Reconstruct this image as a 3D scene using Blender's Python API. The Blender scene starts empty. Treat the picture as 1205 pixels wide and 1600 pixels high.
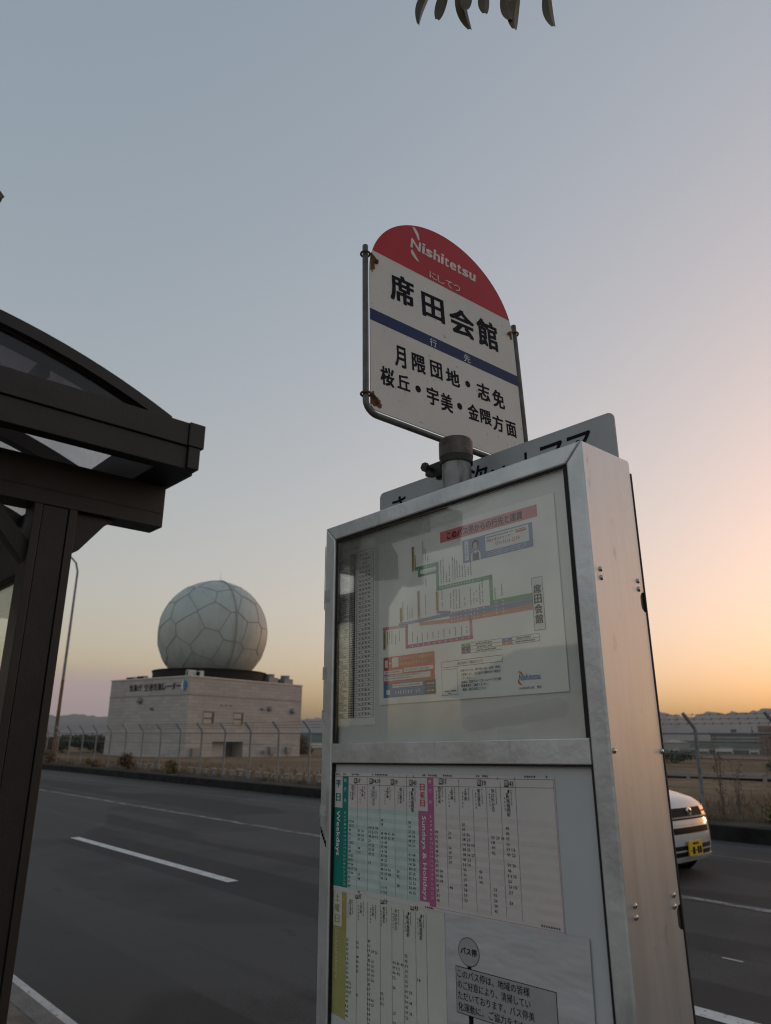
import bpy, bmesh, math, random
from math import radians, sin, cos, pi, sqrt, atan2
from mathutils import Vector, Matrix
random.seed(7)
sc = bpy.context.scene
COL = sc.collection

HAZE = 6.5e-5
# ------------------------------------------------------------------ camera
cam = bpy.data.objects.new('camera', bpy.data.cameras.new('camera'))
COL.objects.link(cam)
_r = (0.66841, 0.74375, 0.00764); _u = (0.2157, -0.20366, 0.95498); _f = (-0.71183, 0.63667, 0.29656)
cam.matrix_world = Matrix(((_r[0], _u[0], -_f[0], 0), (_r[1], _u[1], -_f[1], 0), (_r[2], _u[2], -_f[2], 1.6), (0, 0, 0, 1)))
cam.data.sensor_width = 36; cam.data.lens = 25.65
cam.data.clip_start = 0.05; cam.data.clip_end = 60000
cam.data.dof.use_dof = True; cam.data.dof.focus_distance = 1.42; cam.data.dof.aperture_fstop = 7.5
sc.camera = cam

# ------------------------------------------------------------------ sky and sun
SUN_EL, SUN_ROT = radians(1.5), 0.10
world = bpy.data.worlds.new('World'); sc.world = world; world.use_nodes = True
nt = world.node_tree; N = nt.nodes; L = nt.links
bg = N['Background']; bg.inputs[1].default_value = 0.10
sky = N.new('ShaderNodeTexSky'); sky.sky_type = 'NISHITA'; sky.sun_disc = False
sky.sun_elevation = SUN_EL; sky.sun_rotation = SUN_ROT
sky.air_density = 1.0; sky.dust_density = 3.0; sky.ozone_density = 1.0
sepc = N.new('ShaderNodeSeparateColor'); comc = N.new('ShaderNodeCombineColor'); L.new(sky.outputs[0], sepc.inputs[0])
for ch, g_ in enumerate((0.60, 0.515, 0.47)):          # soften the range between zenith and horizon
    pw = N.new('ShaderNodeMath'); pw.operation = 'POWER'; pw.inputs[1].default_value = g_
    L.new(sepc.outputs[ch], pw.inputs[0]); L.new(pw.outputs[0], comc.inputs[ch])
mul = N.new('ShaderNodeVectorMath'); mul.operation = 'MULTIPLY'
mul.inputs[1].default_value = (5.47, 4.94, 4.95)
L.new(comc.outputs[0], mul.inputs[0])
# a thin bank of evening cloud low over the hills
tc = N.new('ShaderNodeTexCoord'); sep = N.new('ShaderNodeSeparateXYZ'); L.new(tc.outputs['Generated'], sep.inputs[0])
mp = N.new('ShaderNodeMapping'); mp.inputs['Scale'].default_value = (2.2, 2.2, 26); L.new(tc.outputs['Generated'], mp.inputs[0])
nz = N.new('ShaderNodeTexNoise'); nz.inputs['Scale'].default_value = 1.6; nz.inputs['Detail'].default_value = 5
L.new(mp.outputs[0], nz.inputs['Vector'])
hb = N.new('ShaderNodeMapRange'); hb.interpolation_type = 'SMOOTHSTEP'
hb.inputs[1].default_value = 0.095; hb.inputs[2].default_value = 0.055
L.new(sep.outputs['Z'], hb.inputs[0])
ab = N.new('ShaderNodeMapRange'); ab.interpolation_type = 'SMOOTHSTEP'
ab.inputs[1].default_value = -0.80; ab.inputs[2].default_value = -0.93
L.new(sep.outputs['X'], ab.inputs[0])
nr = N.new('ShaderNodeMapRange'); nr.interpolation_type = 'SMOOTHSTEP'
nr.inputs[1].default_value = 0.32; nr.inputs[2].default_value = 0.46
L.new(nz.outputs['Fac'], nr.inputs[0])
m1 = N.new('ShaderNodeMath'); m1.operation = 'MULTIPLY'; L.new(hb.outputs[0], m1.inputs[0]); L.new(ab.outputs[0], m1.inputs[1])
m2 = N.new('ShaderNodeMath'); m2.operation = 'MULTIPLY'; L.new(m1.outputs[0], m2.inputs[0]); L.new(nr.outputs[0], m2.inputs[1])
m3 = N.new('ShaderNodeMath'); m3.operation = 'MULTIPLY'; L.new(m2.outputs[0], m3.inputs[0]); m3.inputs[1].default_value = 0.95
cm = N.new('ShaderNodeMix'); cm.data_type = 'RGBA'
L.new(m3.outputs[0], cm.inputs[0]); L.new(mul.outputs[0], cm.inputs[6]); cm.inputs[7].default_value = (3.75, 2.95, 3.05, 1)
L.new(cm.outputs[2], bg.inputs[0])

sun = bpy.data.objects.new('sun', bpy.data.lights.new('sun', 'SUN')); COL.objects.link(sun)
sun.data.energy = 0.28; sun.data.angle = radians(2.0); sun.data.color = (1.0, 0.52, 0.22)
_sd = Vector((sin(SUN_ROT) * cos(SUN_EL), cos(SUN_ROT) * cos(SUN_EL), sin(SUN_EL)))
sun.rotation_euler = (-_sd).to_track_quat('-Z', 'Y').to_euler()

sc.view_settings.view_transform = 'Standard'; sc.view_settings.look = 'None'
sc.view_settings.exposure = 0.22; sc.view_settings.gamma = 1.0
sc.render.engine = 'CYCLES'; sc.cycles.filter_width = 1.15
sc.cycles.max_bounces = 8; sc.cycles.transparent_max_bounces = 16

# ------------------------------------------------------------------ materials
def mat(name, col, rough=0.6, metal=0.0, var=0.0, scale=8.0, bump=0.0, bscale=None, detail=4, stretch=None, col2=None, spec=0.5, coat=0.0, contrast=(0.35, 0.65), rvar=0.0):
    m = bpy.data.materials.new(name); m.use_nodes = True
    t = m.node_tree; n = t.nodes; l = t.links; p = n['Principled BSDF']
    p.inputs['Roughness'].default_value = rough; p.inputs['Metallic'].default_value = metal
    p.inputs['Specular IOR Level'].default_value = spec; p.inputs['Coat Weight'].default_value = coat
    c = (*col, 1)
    p.inputs['Base Color'].default_value = c
    co = n.new('ShaderNodeTexCoord'); vec = co.outputs['Object']
    if stretch:
        mpp = n.new('ShaderNodeMapping'); mpp.inputs['Scale'].default_value = stretch
        l.new(vec, mpp.inputs[0]); vec = mpp.outputs[0]
    if var or col2:
        z = n.new('ShaderNodeTexNoise'); z.inputs['Scale'].default_value = scale; z.inputs['Detail'].default_value = detail; z.inputs['Roughness'].default_value = 0.62
        l.new(vec, z.inputs['Vector'])
        r = n.new('ShaderNodeMapRange'); r.inputs[1].default_value = contrast[0]; r.inputs[2].default_value = contrast[1]
        l.new(z.outputs['Fac'], r.inputs[0])
        x = n.new('ShaderNodeMix'); x.data_type = 'RGBA'
        x.inputs[6].default_value = tuple(max(0, v * (1 - var)) for v in col) + (1,)
        x.inputs[7].default_value = (*(col2 if col2 else tuple(min(1, v * (1 + var)) for v in col)), 1)
        l.new(r.outputs[0], x.inputs[0]); l.new(x.outputs[2], p.inputs['Base Color'])
        if rvar:
            rr = n.new('ShaderNodeMapRange'); rr.inputs[3].default_value = rough - rvar; rr.inputs[4].default_value = rough + rvar
            l.new(z.outputs['Fac'], rr.inputs[0]); l.new(rr.outputs[0], p.inputs['Roughness'])
    if bump:
        b = n.new('ShaderNodeTexNoise'); b.inputs['Scale'].default_value = bscale or scale * 4; b.inputs['Detail'].default_value = 3
        l.new(vec, b.inputs['Vector'])
        bb = n.new('ShaderNodeBump'); bb.inputs['Strength'].default_value = bump; bb.inputs['Distance'].default_value = 0.02
        l.new(b.outputs['Fac'], bb.inputs['Height']); l.new(bb.outputs[0], p.inputs['Normal'])
    return m
def nodes(m): return m.node_tree.nodes, m.node_tree.links, m.node_tree.nodes['Principled BSDF']
def overlay(m, scale, lo, hi, col, stretch=(1, 1, 1), detail=3, coord='Object', fac=1.0):
    """mix a second colour over a material where a noise runs high (stains, speckle)"""
    n, l, p = nodes(m)
    co = n.new('ShaderNodeTexCoord'); mpp = n.new('ShaderNodeMapping'); mpp.inputs['Scale'].default_value = stretch
    l.new(co.outputs[coord], mpp.inputs[0])
    z = n.new('ShaderNodeTexNoise'); z.inputs['Scale'].default_value = scale; z.inputs['Detail'].default_value = detail
    l.new(mpp.outputs[0], z.inputs['Vector'])
    r = n.new('ShaderNodeMapRange'); r.inputs[1].default_value = lo; r.inputs[2].default_value = hi; r.inputs[4].default_value = fac
    l.new(z.outputs['Fac'], r.inputs[0])
    x = n.new('ShaderNodeMix'); x.data_type = 'RGBA'; x.inputs[7].default_value = (*col, 1)
    src = p.inputs['Base Color']
    if src.is_linked: l.new(src.links[0].from_socket, x.inputs[6])
    else: x.inputs[6].default_value = src.default_value
    l.new(r.outputs[0], x.inputs[0]); l.new(x.outputs[2], p.inputs['Base Color'])
    return m

M = {}
# road
M['asphalt'] = mat('asphalt', (0.062, 0.061, 0.060), 0.88, var=0.22, scale=0.9, bump=0.55, bscale=190, detail=8, spec=0.35)
overlay(M['asphalt'], 90, 0.57, 0.70, (0.15, 0.147, 0.144), detail=4, fac=0.8)
overlay(M['asphalt'], 45, 0.52, 0.66, (0.036, 0.035, 0.035), detail=5, fac=0.6)          # pale aggregate
overlay(M['asphalt'], 0.55, 0.50, 0.75, (0.040, 0.039, 0.040), stretch=(0.06, 1.6, 1), detail=5, fac=0.7)  # wheel tracks
overlay(M['asphalt'], 1.2, 0.485, 0.50, (0.028, 0.027, 0.027), stretch=(0.02, 0.6, 1), detail=2, fac=0.6)
overlay(M['asphalt'], 0.12, 0.50, 0.52, (0.082, 0.080, 0.078), stretch=(1, 2.4, 1), detail=1, fac=0.6)
overlay(M['asphalt'], 3.0, 0.64, 0.72, (0.035, 0.034, 0.034), stretch=(0.5, 1.4, 1), detail=6, fac=0.5)
M['paint'] = mat('road_paint', (0.56, 0.56, 0.55), 0.75, var=0.12, scale=6, bump=0.3, bscale=200)
overlay(M['paint'], 24, 0.60, 0.68, (0.11, 0.11, 0.11), detail=5, fac=0.8)
M['worn_paint'] = mat('worn_road_paint', (0.27, 0.27, 0.265), 0.85, var=0.2, scale=6)
overlay(M['worn_paint'], 2.2, 0.42, 0.56, (0.070, 0.069, 0.068), detail=6, stretch=(1, 3, 1))
overlay(M['worn_paint'], 30, 0.50, 0.62, (0.075, 0.074, 0.073), detail=4, fac=0.8)
M['ghost_paint'] = mat('ghost_road_paint', (0.115, 0.114, 0.112), 0.85, var=0.2, scale=6)
overlay(M['ghost_paint'], 1.6, 0.42, 0.58, (0.066, 0.065, 0.064), detail=6)
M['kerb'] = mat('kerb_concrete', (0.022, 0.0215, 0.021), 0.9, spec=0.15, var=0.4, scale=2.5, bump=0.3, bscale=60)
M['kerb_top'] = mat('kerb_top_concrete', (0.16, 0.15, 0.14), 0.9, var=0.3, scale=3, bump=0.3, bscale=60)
M['paving'] = mat('sidewalk_paving', (0.17, 0.145, 0.12), 0.9, var=0.3, scale=5, bump=0.4, bscale=80)
M['verge'] = mat('verge', (0.058, 0.050, 0.043), 0.95, spec=0.1, var=0.4, scale=1.5, bump=0.4, bscale=30)
M['ground'] = mat('dry_ground', (0.215, 0.155, 0.105), 0.95, spec=0.0, var=0.30, scale=0.09, detail=10, bump=0.6, bscale=3)
overlay(M['ground'], 0.35, 0.50, 0.66, (0.150, 0.105, 0.068), stretch=(0.5, 1.0, 1), detail=8, fac=0.8)
overlay(M['ground'], 4.0, 0.52, 0.68, (0.088, 0.070, 0.048), detail=8, fac=0.75)
M['hill'] = mat('hill_forest', (0.085, 0.095, 0.10), 0.95, var=0.3, scale=0.004, detail=8)
M['tarmac'] = mat('airfield_tarmac', (0.13, 0.118, 0.11), 0.9, spec=0.1, var=0.2, scale=0.03)
# bus stop
M['alu'] = mat('aged_aluminium', (0.60, 0.63, 0.655), 0.42, 0.6, var=0.16, scale=7, stretch=(1, 1, 1), bump=0.06, bscale=60, rvar=0.1)
overlay(M['alu'], 34, 0.62, 0.72, (0.30, 0.31, 0.31), stretch=(1, 1, 0.25), fac=0.5)
M['brushed'] = mat('brushed_aluminium', (0.55, 0.595, 0.64), 0.46, 0.88, var=0.05, scale=5, stretch=(9, 9, 0.4), bump=0.012, bscale=40, rvar=0.06)
overlay(M['brushed'], 6, 0.55, 0.75, (0.45, 0.455, 0.465), stretch=(1, 1.5, 0.5), detail=6, fac=0.55)
overlay(M['brushed'], 40, 0.66, 0.74, (0.36, 0.35, 0.34), stretch=(1, 1, .5), detail=3, fac=0.5)
M['gasket'] = mat('black_gasket', (0.008, 0.008, 0.008), 0.7)
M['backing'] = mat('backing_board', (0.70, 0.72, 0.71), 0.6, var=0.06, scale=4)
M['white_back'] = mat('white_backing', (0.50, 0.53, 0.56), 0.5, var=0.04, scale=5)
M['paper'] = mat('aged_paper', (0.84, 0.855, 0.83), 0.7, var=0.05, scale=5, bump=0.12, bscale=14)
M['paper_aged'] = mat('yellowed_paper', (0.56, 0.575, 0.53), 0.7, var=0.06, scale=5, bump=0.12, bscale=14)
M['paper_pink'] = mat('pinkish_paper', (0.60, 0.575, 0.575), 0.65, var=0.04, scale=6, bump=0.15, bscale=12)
M['film'] = mat('wrinkled_notice_paper', (0.49, 0.505, 0.525), 0.36, var=0.05, scale=6, bump=0.55, bscale=7, stretch=(0.8, 1, 2.6))
M['ink'] = mat('black_ink', (0.010, 0.010, 0.012), 0.8, spec=.1)
M['grey_ink'] = mat('grey_ink', (0.10, 0.10, 0.105), 0.7, spec=.2)
M['pale_ink'] = mat('pale_grey_ink', (0.36, 0.36, 0.36), 0.6)
def flat(n, c, r=0.6): M[n] = mat(n, c, r, var=0.06, scale=30)
flat('banner_red', (0.58, 0.17, 0.18)); flat('ad_blue', (0.14, 0.23, 0.43)); flat('print_white', (0.72, 0.73, 0.71))
flat('route_green', (0.10, 0.33, 0.14)); flat('route_violet', (0.27, 0.24, 0.36)); flat('route_orange', (0.62, 0.24, 0.15))
flat('route_magenta', (0.42, 0.06, 0.20)); flat('route_pink', (0.58, 0.20, 0.30)); flat('route_blue', (0.16, 0.20, 0.42)); flat('tan_label', (0.50, 0.34, 0.13))
flat('ad_red', (0.55, 0.07, 0.06)); flat('ad_cyan', (0.04, 0.20, 0.42)); flat('ad_yellow', (0.70, 0.42, 0.05)); flat('phone_red', (0.60, 0.10, 0.08))
flat('teal', (0.0, 0.20, 0.17)); flat('teal_pale', (0.44, 0.575, 0.555)); flat('teal_pale2', (0.53, 0.63, 0.61))
flat('mauve', (0.44, 0.12, 0.27)); flat('pink_pale', (0.58, 0.535, 0.535)); flat('olive', (0.34, 0.33, 0.12)); flat('olive_dark', (0.36, 0.28, 0.10))
flat('olive_text', (0.52, 0.51, 0.28)); flat('skin_print', (0.50, 0.36, 0.27)); flat('logo_blue', (0.02, 0.10, 0.36)); flat('logo_red', (0.62, 0.13, 0.05))
flat('pink_text', (0.62, 0.09, 0.12)); flat('badge_dark', (0.05, 0.06, 0.09)); flat('notice_grey', (0.34, 0.35, 0.36)); flat('purple_cell', (0.25, 0.06, 0.22))
M['sign_white'] = mat('sign_enamel_white', (0.60, 0.575, 0.535), 0.42, var=0.05, scale=6)
overlay(M['sign_white'], 90, 0.70, 0.76, (0.30, 0.25, 0.20), detail=1, fac=0.6)
M['sign_red'] = mat('sign_enamel_red', (0.42, 0.018, 0.026), 0.45, var=0.06, scale=8, spec=.25)
M['sign_blue'] = mat('sign_enamel_blue', (0.020, 0.030, 0.098), 0.5, var=0.06, scale=8, spec=.2)
M['sign_letter'] = mat('sign_letter_white', (0.60, 0.585, 0.54), 0.45, var=0.12, scale=60)
M['sign_ink'] = mat('sign_letter_black', (0.008, 0.009, 0.016), 0.7, spec=.12)
M['rust'] = mat('rust', (0.16, 0.075, 0.035), 0.9, var=0.4, scale=60)
M['tube'] = mat('old_painted_tube', (0.10, 0.097, 0.094), 0.5, 0.4, var=0.3, scale=30, bump=0.1)
overlay(M['tube'], 22, 0.55, 0.70, (0.10, 0.055, 0.03), detail=6, fac=0.9)
M['cap_paint'] = mat('rusty_cap', (0.105, 0.09, 0.078), 0.65, 0.3, var=0.4, scale=35, bump=.15)
M['galv'] = mat('galvanised_pole', (0.26, 0.265, 0.265), 0.55, 0.5, var=0.28, scale=16, bump=0.1, stretch=(1, 1, 0.5))
overlay(M['galv'], 9, 0.55, 0.70, (0.42, 0.42, 0.41), stretch=(1, 1, 0.25), detail=5, fac=0.5)
overlay(M['galv'], 30, 0.56, 0.66, (0.10, 0.08, 0.066), stretch=(1, 1, 0.35), detail=5, fac=0.7)
M['dark_steel'] = mat('dark_steel', (0.035, 0.033, 0.03), 0.6, 0.4)
M['plate_grey'] = mat('grey_plate', (0.36, 0.375, 0.39), 0.5, 0.15, var=0.06, scale=10)
M['steel'] = mat('rivet_steel', (0.45, 0.42, 0.40), 0.25, 1.0)
M['notch'] = mat('finger_notch', (0.05, 0.045, 0.03), 0.6)
M['tape'] = mat('old_tape', (0.42, 0.43, 0.42), 0.6, var=0.2, scale=40, bump=0.3)
# shelter
M['bronze'] = mat('dark_bronze_paint', (0.020, 0.0165, 0.015), 0.5, 0.2, var=0.18, scale=5, bump=0.05, bscale=90)
overlay(M['bronze'], 2.2, 0.52, 0.72, (0.034, 0.029, 0.026), stretch=(1, 1, 3), detail=7, fac=0.5)
M['bronze2'] = mat('dark_bronze_paint_flange', (0.026, 0.021, 0.019), 0.5, 0.2, var=0.15, scale=5)
M['lined'] = mat('dark_panel', (0.03, 0.027, 0.026), 0.55, var=0.1, scale=9)
def thin_glass(name, tint, gloss=0.06, rough=0.03, dust=0.0, dustcol=(0.4, 0.4, 0.38), dscale=3.0, dlo=0.45, dhi=0.7, stretch=(1, 1, 1)):
    m = bpy.data.materials.new(name); m.use_nodes = True; t = m.node_tree; n = t.nodes; l = t.links
    n.remove(n['Principled BSDF']); out = n['Material Output']
    tr = n.new('ShaderNodeBsdfTransparent'); tr.inputs[0].default_value = (*tint, 1)
    gl = n.new('ShaderNodeBsdfGlossy'); gl.inputs['Roughness'].default_value = rough; gl.inputs[0].default_value = (1, 1, 1, 1)
    fr = n.new('ShaderNodeLayerWeight'); fr.inputs[0].default_value = 0.22
    sc_ = n.new('ShaderNodeMath'); sc_.operation = 'MULTIPLY_ADD'; sc_.inputs[1].default_value = 0.55; sc_.inputs[2].default_value = gloss
    l.new(fr.outputs['Fresnel'], sc_.inputs[0])
    mx = n.new('ShaderNodeMixShader'); l.new(sc_.outputs[0], mx.inputs[0]); l.new(tr.outputs[0], mx.inputs[1]); l.new(gl.outputs[0], mx.inputs[2])
    last = mx.outputs[0]
    if dust:
        co = n.new('ShaderNodeTexCoord'); mpp = n.new('ShaderNodeMapping'); mpp.inputs['Scale'].default_value = stretch
        l.new(co.outputs['Object'], mpp.inputs[0])
        z = n.new('ShaderNodeTexNoise'); z.inputs['Scale'].default_value = dscale; z.inputs['Detail'].default_value = 5; z.inputs['Distortion'].default_value = 1.2
        l.new(mpp.outputs[0], z.inputs['Vector'])
        r = n.new('ShaderNodeMapRange'); r.inputs[1].default_value = dlo; r.inputs[2].default_value = dhi; r.inputs[3].default_value = dust * 0.25; r.inputs[4].default_value = dust
        l.new(z.outputs['Fac'], r.inputs[0])
        d = n.new('ShaderNodeBsdfDiffuse'); d.inputs[0].default_value = (*dustcol, 1)
        m4 = n.new('ShaderNodeMixShader'); l.new(r.outputs[0], m4.inputs[0]); l.new(last, m4.inputs[1]); l.new(d.outputs[0], m4.inputs[2]); last = m4.outputs[0]
    l.new(last, out.inputs['Surface'])
    return m
M['case_glass'] = thin_glass('case_glass', (0.985, 0.99, 0.987), 0.048, 0.03, dust=0.045, dustcol=(0.46, 0.465, 0.46), dscale=4.5, dlo=0.50, dhi=0.62)
M['smoked'] = thin_glass('smoked_gable_pane', (0.42, 0.40, 0.42), 0.03, 0.1, dust=0.25, dustcol=(0.10, 0.095, 0.095), dscale=2)
M['roof_sheet'] = thin_glass('translucent_roof_sheet', (0.92, 0.90, 0.90), 0.03, 0.2, dust=0.12, dustcol=(0.30, 0.29, 0.28), dscale=3)
M['clear_pane'] = thin_glass('clear_side_pane', (0.86, 0.88, 0.84), 0.03, 0.03, dust=0.1)

# ------------------------------------------------------------------ mesh helpers
class MB:
    def __init__(s): s.v = []; s.f = []
    def add(s, vs, fs):
        o = len(s.v); s.v += [tuple(a) for a in vs]; s.f += [tuple(i + o for i in f) for f in fs]; return s
    def box(s, x0, y0, z0, x1, y1, z1):
        return s.add([(x0, y0, z0), (x1, y0, z0), (x1, y1, z0), (x0, y1, z0), (x0, y0, z1), (x1, y0, z1), (x1, y1, z1), (x0, y1, z1)],
                     [(0, 3, 2, 1), (4, 5, 6, 7), (0, 1, 5, 4), (1, 2, 6, 5), (2, 3, 7, 6), (3, 0, 4, 7)])
    def quad(s, *p): return s.add(p, [tuple(range(len(p)))])
    def prism(s, poly, e0, e1, place):
        """extrude 2-D poly from e0 to e1; place(a, b, e) -> xyz"""
        n = len(poly)
        s.add([place(a, b, e0) for a, b in poly] + [place(a, b, e1) for a, b in poly],
              [tuple(range(n))[::-1], tuple(range(n, 2 * n))] + [(i, (i + 1) % n, n + (i + 1) % n, n + i) for i in range(n)])
        return s
    def tube(s, pts, r, n=10, caps=True):
        pts = [Vector(p) for p in pts]; rings = []; up = None
        rr = r if isinstance(r, (list, tuple)) else [r] * len(pts)
        for i, p in enumerate(pts):
            d = (pts[min(i + 1, len(pts) - 1)] - pts[max(i - 1, 0)]).normalized()
            if up is None:
                up = d.orthogonal().normalized()
            up = (up - d * up.dot(d)).normalized(); w = d.cross(up)
            rings.append([p + (up * cos(2 * pi * k / n) + w * sin(2 * pi * k / n)) * rr[i] for k in range(n)])
        fs = []
        for i in range(len(pts) - 1):
            for k in range(n):
                fs.append((i * n + k, i * n + (k + 1) % n, (i + 1) * n + (k + 1) % n, (i + 1) * n + k))
        if caps: fs += [tuple(range(n))[::-1], tuple((len(pts) - 1) * n + k for k in range(n))]
        return s.add([v for ring in rings for v in ring], fs)
    def lathe(s, prof, c=(0, 0, 0), n=32, axis='z'):
        vs = []; fs = []
        for r, z in prof:
            for k in range(n):
                a = 2 * pi * k / n
                p = {'z': (r * cos(a), r * sin(a), z), 'y': (r * cos(a), z, r * sin(a)), 'x': (z, r * cos(a), r * sin(a))}[axis]
                vs.append((p[0] + c[0], p[1] + c[1], p[2] + c[2]))
        for i in range(len(prof) - 1):
            for k in range(n):
                fs.append((i * n + k, i * n + (k + 1) % n, (i + 1) * n + (k + 1) % n, (i + 1) * n + k))
        fs += [tuple(range(n))[::-1], tuple((len(prof) - 1) * n + k for k in range(n))]
        return s.add(vs, fs)
    def build(s, name, m, parent=None, smooth=False, bevel=0.0, seg=2, loc=None):
        me = bpy.data.meshes.new(name); me.from_pydata(s.v, [], s.f); me.update()
        bm = bmesh.new(); bm.from_mesh(me); bmesh.ops.recalc_face_normals(bm, faces=bm.faces); bm.to_mesh(me); bm.free()
        o = bpy.data.objects.new(name, me); COL.objects.link(o)
        me.materials.append(M[m] if isinstance(m, str) else m)
        if smooth:
            for p in me.polygons: p.use_smooth = True
            try: me.set_sharp_from_angle(angle=radians(40))
            except Exception: pass
        if bevel:
            b = o.modifiers.new('bevel', 'BEVEL'); b.width = bevel; b.segments = seg; b.limit_method = 'ANGLE'; b.angle_limit = radians(40)
        if parent: o.parent = parent
        if loc: o.location = loc
        return o

def thing(name, label, cat, loc=(0, 0, 0), rotz=0.0, group=None, mw=None):
    o = bpy.data.objects.new(name, None); COL.objects.link(o); o.empty_display_size = 0.1
    if mw is not None: o.matrix_world = mw
    else: o.location = loc; o.rotation_euler = (0, 0, rotz)
    return tag(o, label, cat, group)
def tag(o, label, cat, group=None, kind=None):
    o['label'] = label; o['category'] = cat
    if group: o['group'] = group
    if kind: o['kind'] = kind
    return o
def struct(o): o['kind'] = 'structure'; return o
def dup(root, loc=None, rotz=None, label=None, group=None, scale=None):
    r = root.copy(); COL.objects.link(r)
    if loc is not None: r.location = loc
    if rotz is not None: r.rotation_euler = (0, 0, rotz)
    if scale is not None: r.scale = scale
    if label: r['label'] = label
    if group: r['group'] = group
    for ch in list(root.children):
        c = ch.copy(); COL.objects.link(c); c.parent = r
        for g in list(ch.children):
            d = g.copy(); COL.objects.link(d); d.parent = c
    return r

# ---- lettering: glyph outlines as flat meshes, cached
_gc = {}
def glyph(s, off=0.0, res=3):
    k = (s, off, res)
    if k not in _gc:
        cu = bpy.data.curves.new('lettering', 'FONT'); cu.body = s; cu.offset = off; cu.resolution_u = res
        ob = bpy.data.objects.new('lettering', cu); me = bpy.data.meshes.new_from_object(ob)
        vs = [(v.co.x, v.co.y) for v in me.vertices]; fs = [tuple(p.vertices) for p in me.polygons]
        bpy.data.objects.remove(ob); bpy.data.curves.remove(cu); bpy.data.meshes.remove(me)
        xs = [v[0] for v in vs] or [0, 1]; ys = [v[1] for v in vs] or [0, 1]
        _gc[k] = (vs, fs, min(xs), min(ys), max(xs), max(ys))
    return _gc[k]
def put(mb, place, s, x0, z0, x1, z1, e, off=0.0, shear=0.0, res=3, rot=0, rise=0.0):
    """fit the ink of s into the rectangle x0..x1, z0..z1 (rot=-90 reads downwards)"""
    vs, fs, a, b, c, d = glyph(s, 0.0, res)
    W = max(c - a, 1e-6); H = max(d - b, 1e-6)
    # heavier strokes: the same outline laid down again, shifted a hair and a hair further out
    bx = off * abs(x1 - x0) / (W if rot == 0 else H); bz = off * abs(z1 - z0) / (H if rot == 0 else W)
    sh_ = [(0, 0)] if off < 0.008 else ([(-.5, 0), (.5, 0)] if off < 0.015 else [(-.7, -.45), (.7, -.45), (.7, .45), (-.7, .45), (0, 0)])
    for q, (dx, dz) in enumerate(sh_):
        out = []
        for x, y in vs:
            u = (x - a) / W; v = (y - b) / H
            if rot == -90: u, v = v, 1 - u
            px = x0 + bx * .7 + (x1 - x0 - 1.4 * bx) * u + dx * bx; pz = z0 + bz * .5 + (z1 - z0 - bz) * v + dz * bz
            out.append(place(px + shear * (pz - z0), pz + rise * (px - x0), e - 0.012 * q))
        mb.add(out, fs)
def column(mb, place, s, xc, ztop, size, e, off=0.0, pitch=None, res=1):
    """vertical Japanese text, one character under the other"""
    pitch = pitch or size * 1.08
    for i, ch in enumerate(s):
        put(mb, place, ch, xc - size / 2, ztop - i * pitch - size, xc + size / 2, ztop - i * pitch, e, off, res=res)

# ================================================================== SETTING
# x runs along the road, y away from the camera across it
def gz(y):
    P = [(-400, -0.02), (13.2, -0.02), (13.3, 0.10), (15.4, 0.16), (22, 0.12), (45, -0.05), (110, -1.0), (300, -4.4), (800, -10.5), (40000, -12)]
    for (a, za), (b, zb) in zip(P, P[1:]):
        if y <= b: return za + (zb - za) * (y - a) / (b - a)
    return P[-1][1]
g = MB()
xs = [-9500, -6000, -2000, -800, -400, -200] + [-150 + 7.5 * i for i in range(26)] + [60, 100, 200, 500, 1500, 6000, 9500]
ys = [-3000, -400, -100, -30, 1.0, 13.2, 13.3, 15.4, 17, 19, 22, 25, 28, 31, 34, 38, 45, 60, 80, 110, 150, 200, 300, 450, 800, 2000, 6000, 9200]
for y in ys:
    for x in xs:
        z = gz(y)
        if 17 < y < 100 and -150 < x < 50: z += 0.12 * sin(x * 0.31 + y * 0.17) * sin(y * 0.23 + 1.3) * min(1, (y - 17) / 12)
        g.v.append((x, y, z))
nx = len(xs)
for j in range(len(ys) - 1):
    for i in range(nx - 1):
        g.f.append((j * nx + i, j * nx + i + 1, (j + 1) * nx + i + 1, (j + 1) * nx + i))
struct(g.build('ground', 'ground', smooth=True))

road = struct(MB().quad((-900, 1.62, 0), (400, 1.62, 0), (400, 13.18, 0), (-900, 13.18, 0)).build('road', 'asphalt'))
def strip(name, m, x0, x1, y0, y1, z=0.004):
    return MB().quad((x0, y0, z), (x1, y0, z), (x1, y1, z), (x0, y1, z)).build(name, m, road)
strip('edge_line', 'paint', -300, 60, 1.83, 1.975)
for k in range(-14, 6):
    x1 = -8.13 + 10.02 * k
    strip('lane_dash', 'paint', x1 - 5.04, x1, 4.87, 5.02)
strip('centre_line', 'worn_paint', -300, 60, 8.13, 8.27)
strip('far_edge_line', 'ghost_paint', -300, 60, 11.33, 11.43)
strip('yellow_mark', 'paint', -3.02, -2.86, 6.22, 6.245)
s = MB(); s.box(-900, -6, -0.02, 400, 1.62, 0.15); struct(s.build('sidewalk', 'paving'))
struct(MB().box(-900, 1.622, -0.02, 400, 1.76, 0.146).build('near_kerb', 'kerb_top', bevel=0.015))
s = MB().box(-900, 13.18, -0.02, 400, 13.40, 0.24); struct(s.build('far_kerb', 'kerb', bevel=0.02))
struct(MB().quad((-900, 13.4, 0.232), (400, 13.4, 0.232), (400, 15.2, 0.245), (-900, 15.2, 0.245)).build('verge', 'verge'))
# service road inside the airfield and the runway edge far beyond it
struct(MB().quad((-26, 31.9, 0.22), (60, 30.2, 0.22), (60, 33.2, 0.22), (-26, 35.2, 0.22)).build('service_road', 'tarmac'))
struct(MB().quad((-400, 150, -1.62), (300, 120, -1.02), (300, 175, -1.95), (-400, 215, -2.6)).build('taxiway', 'tarmac'))

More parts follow.
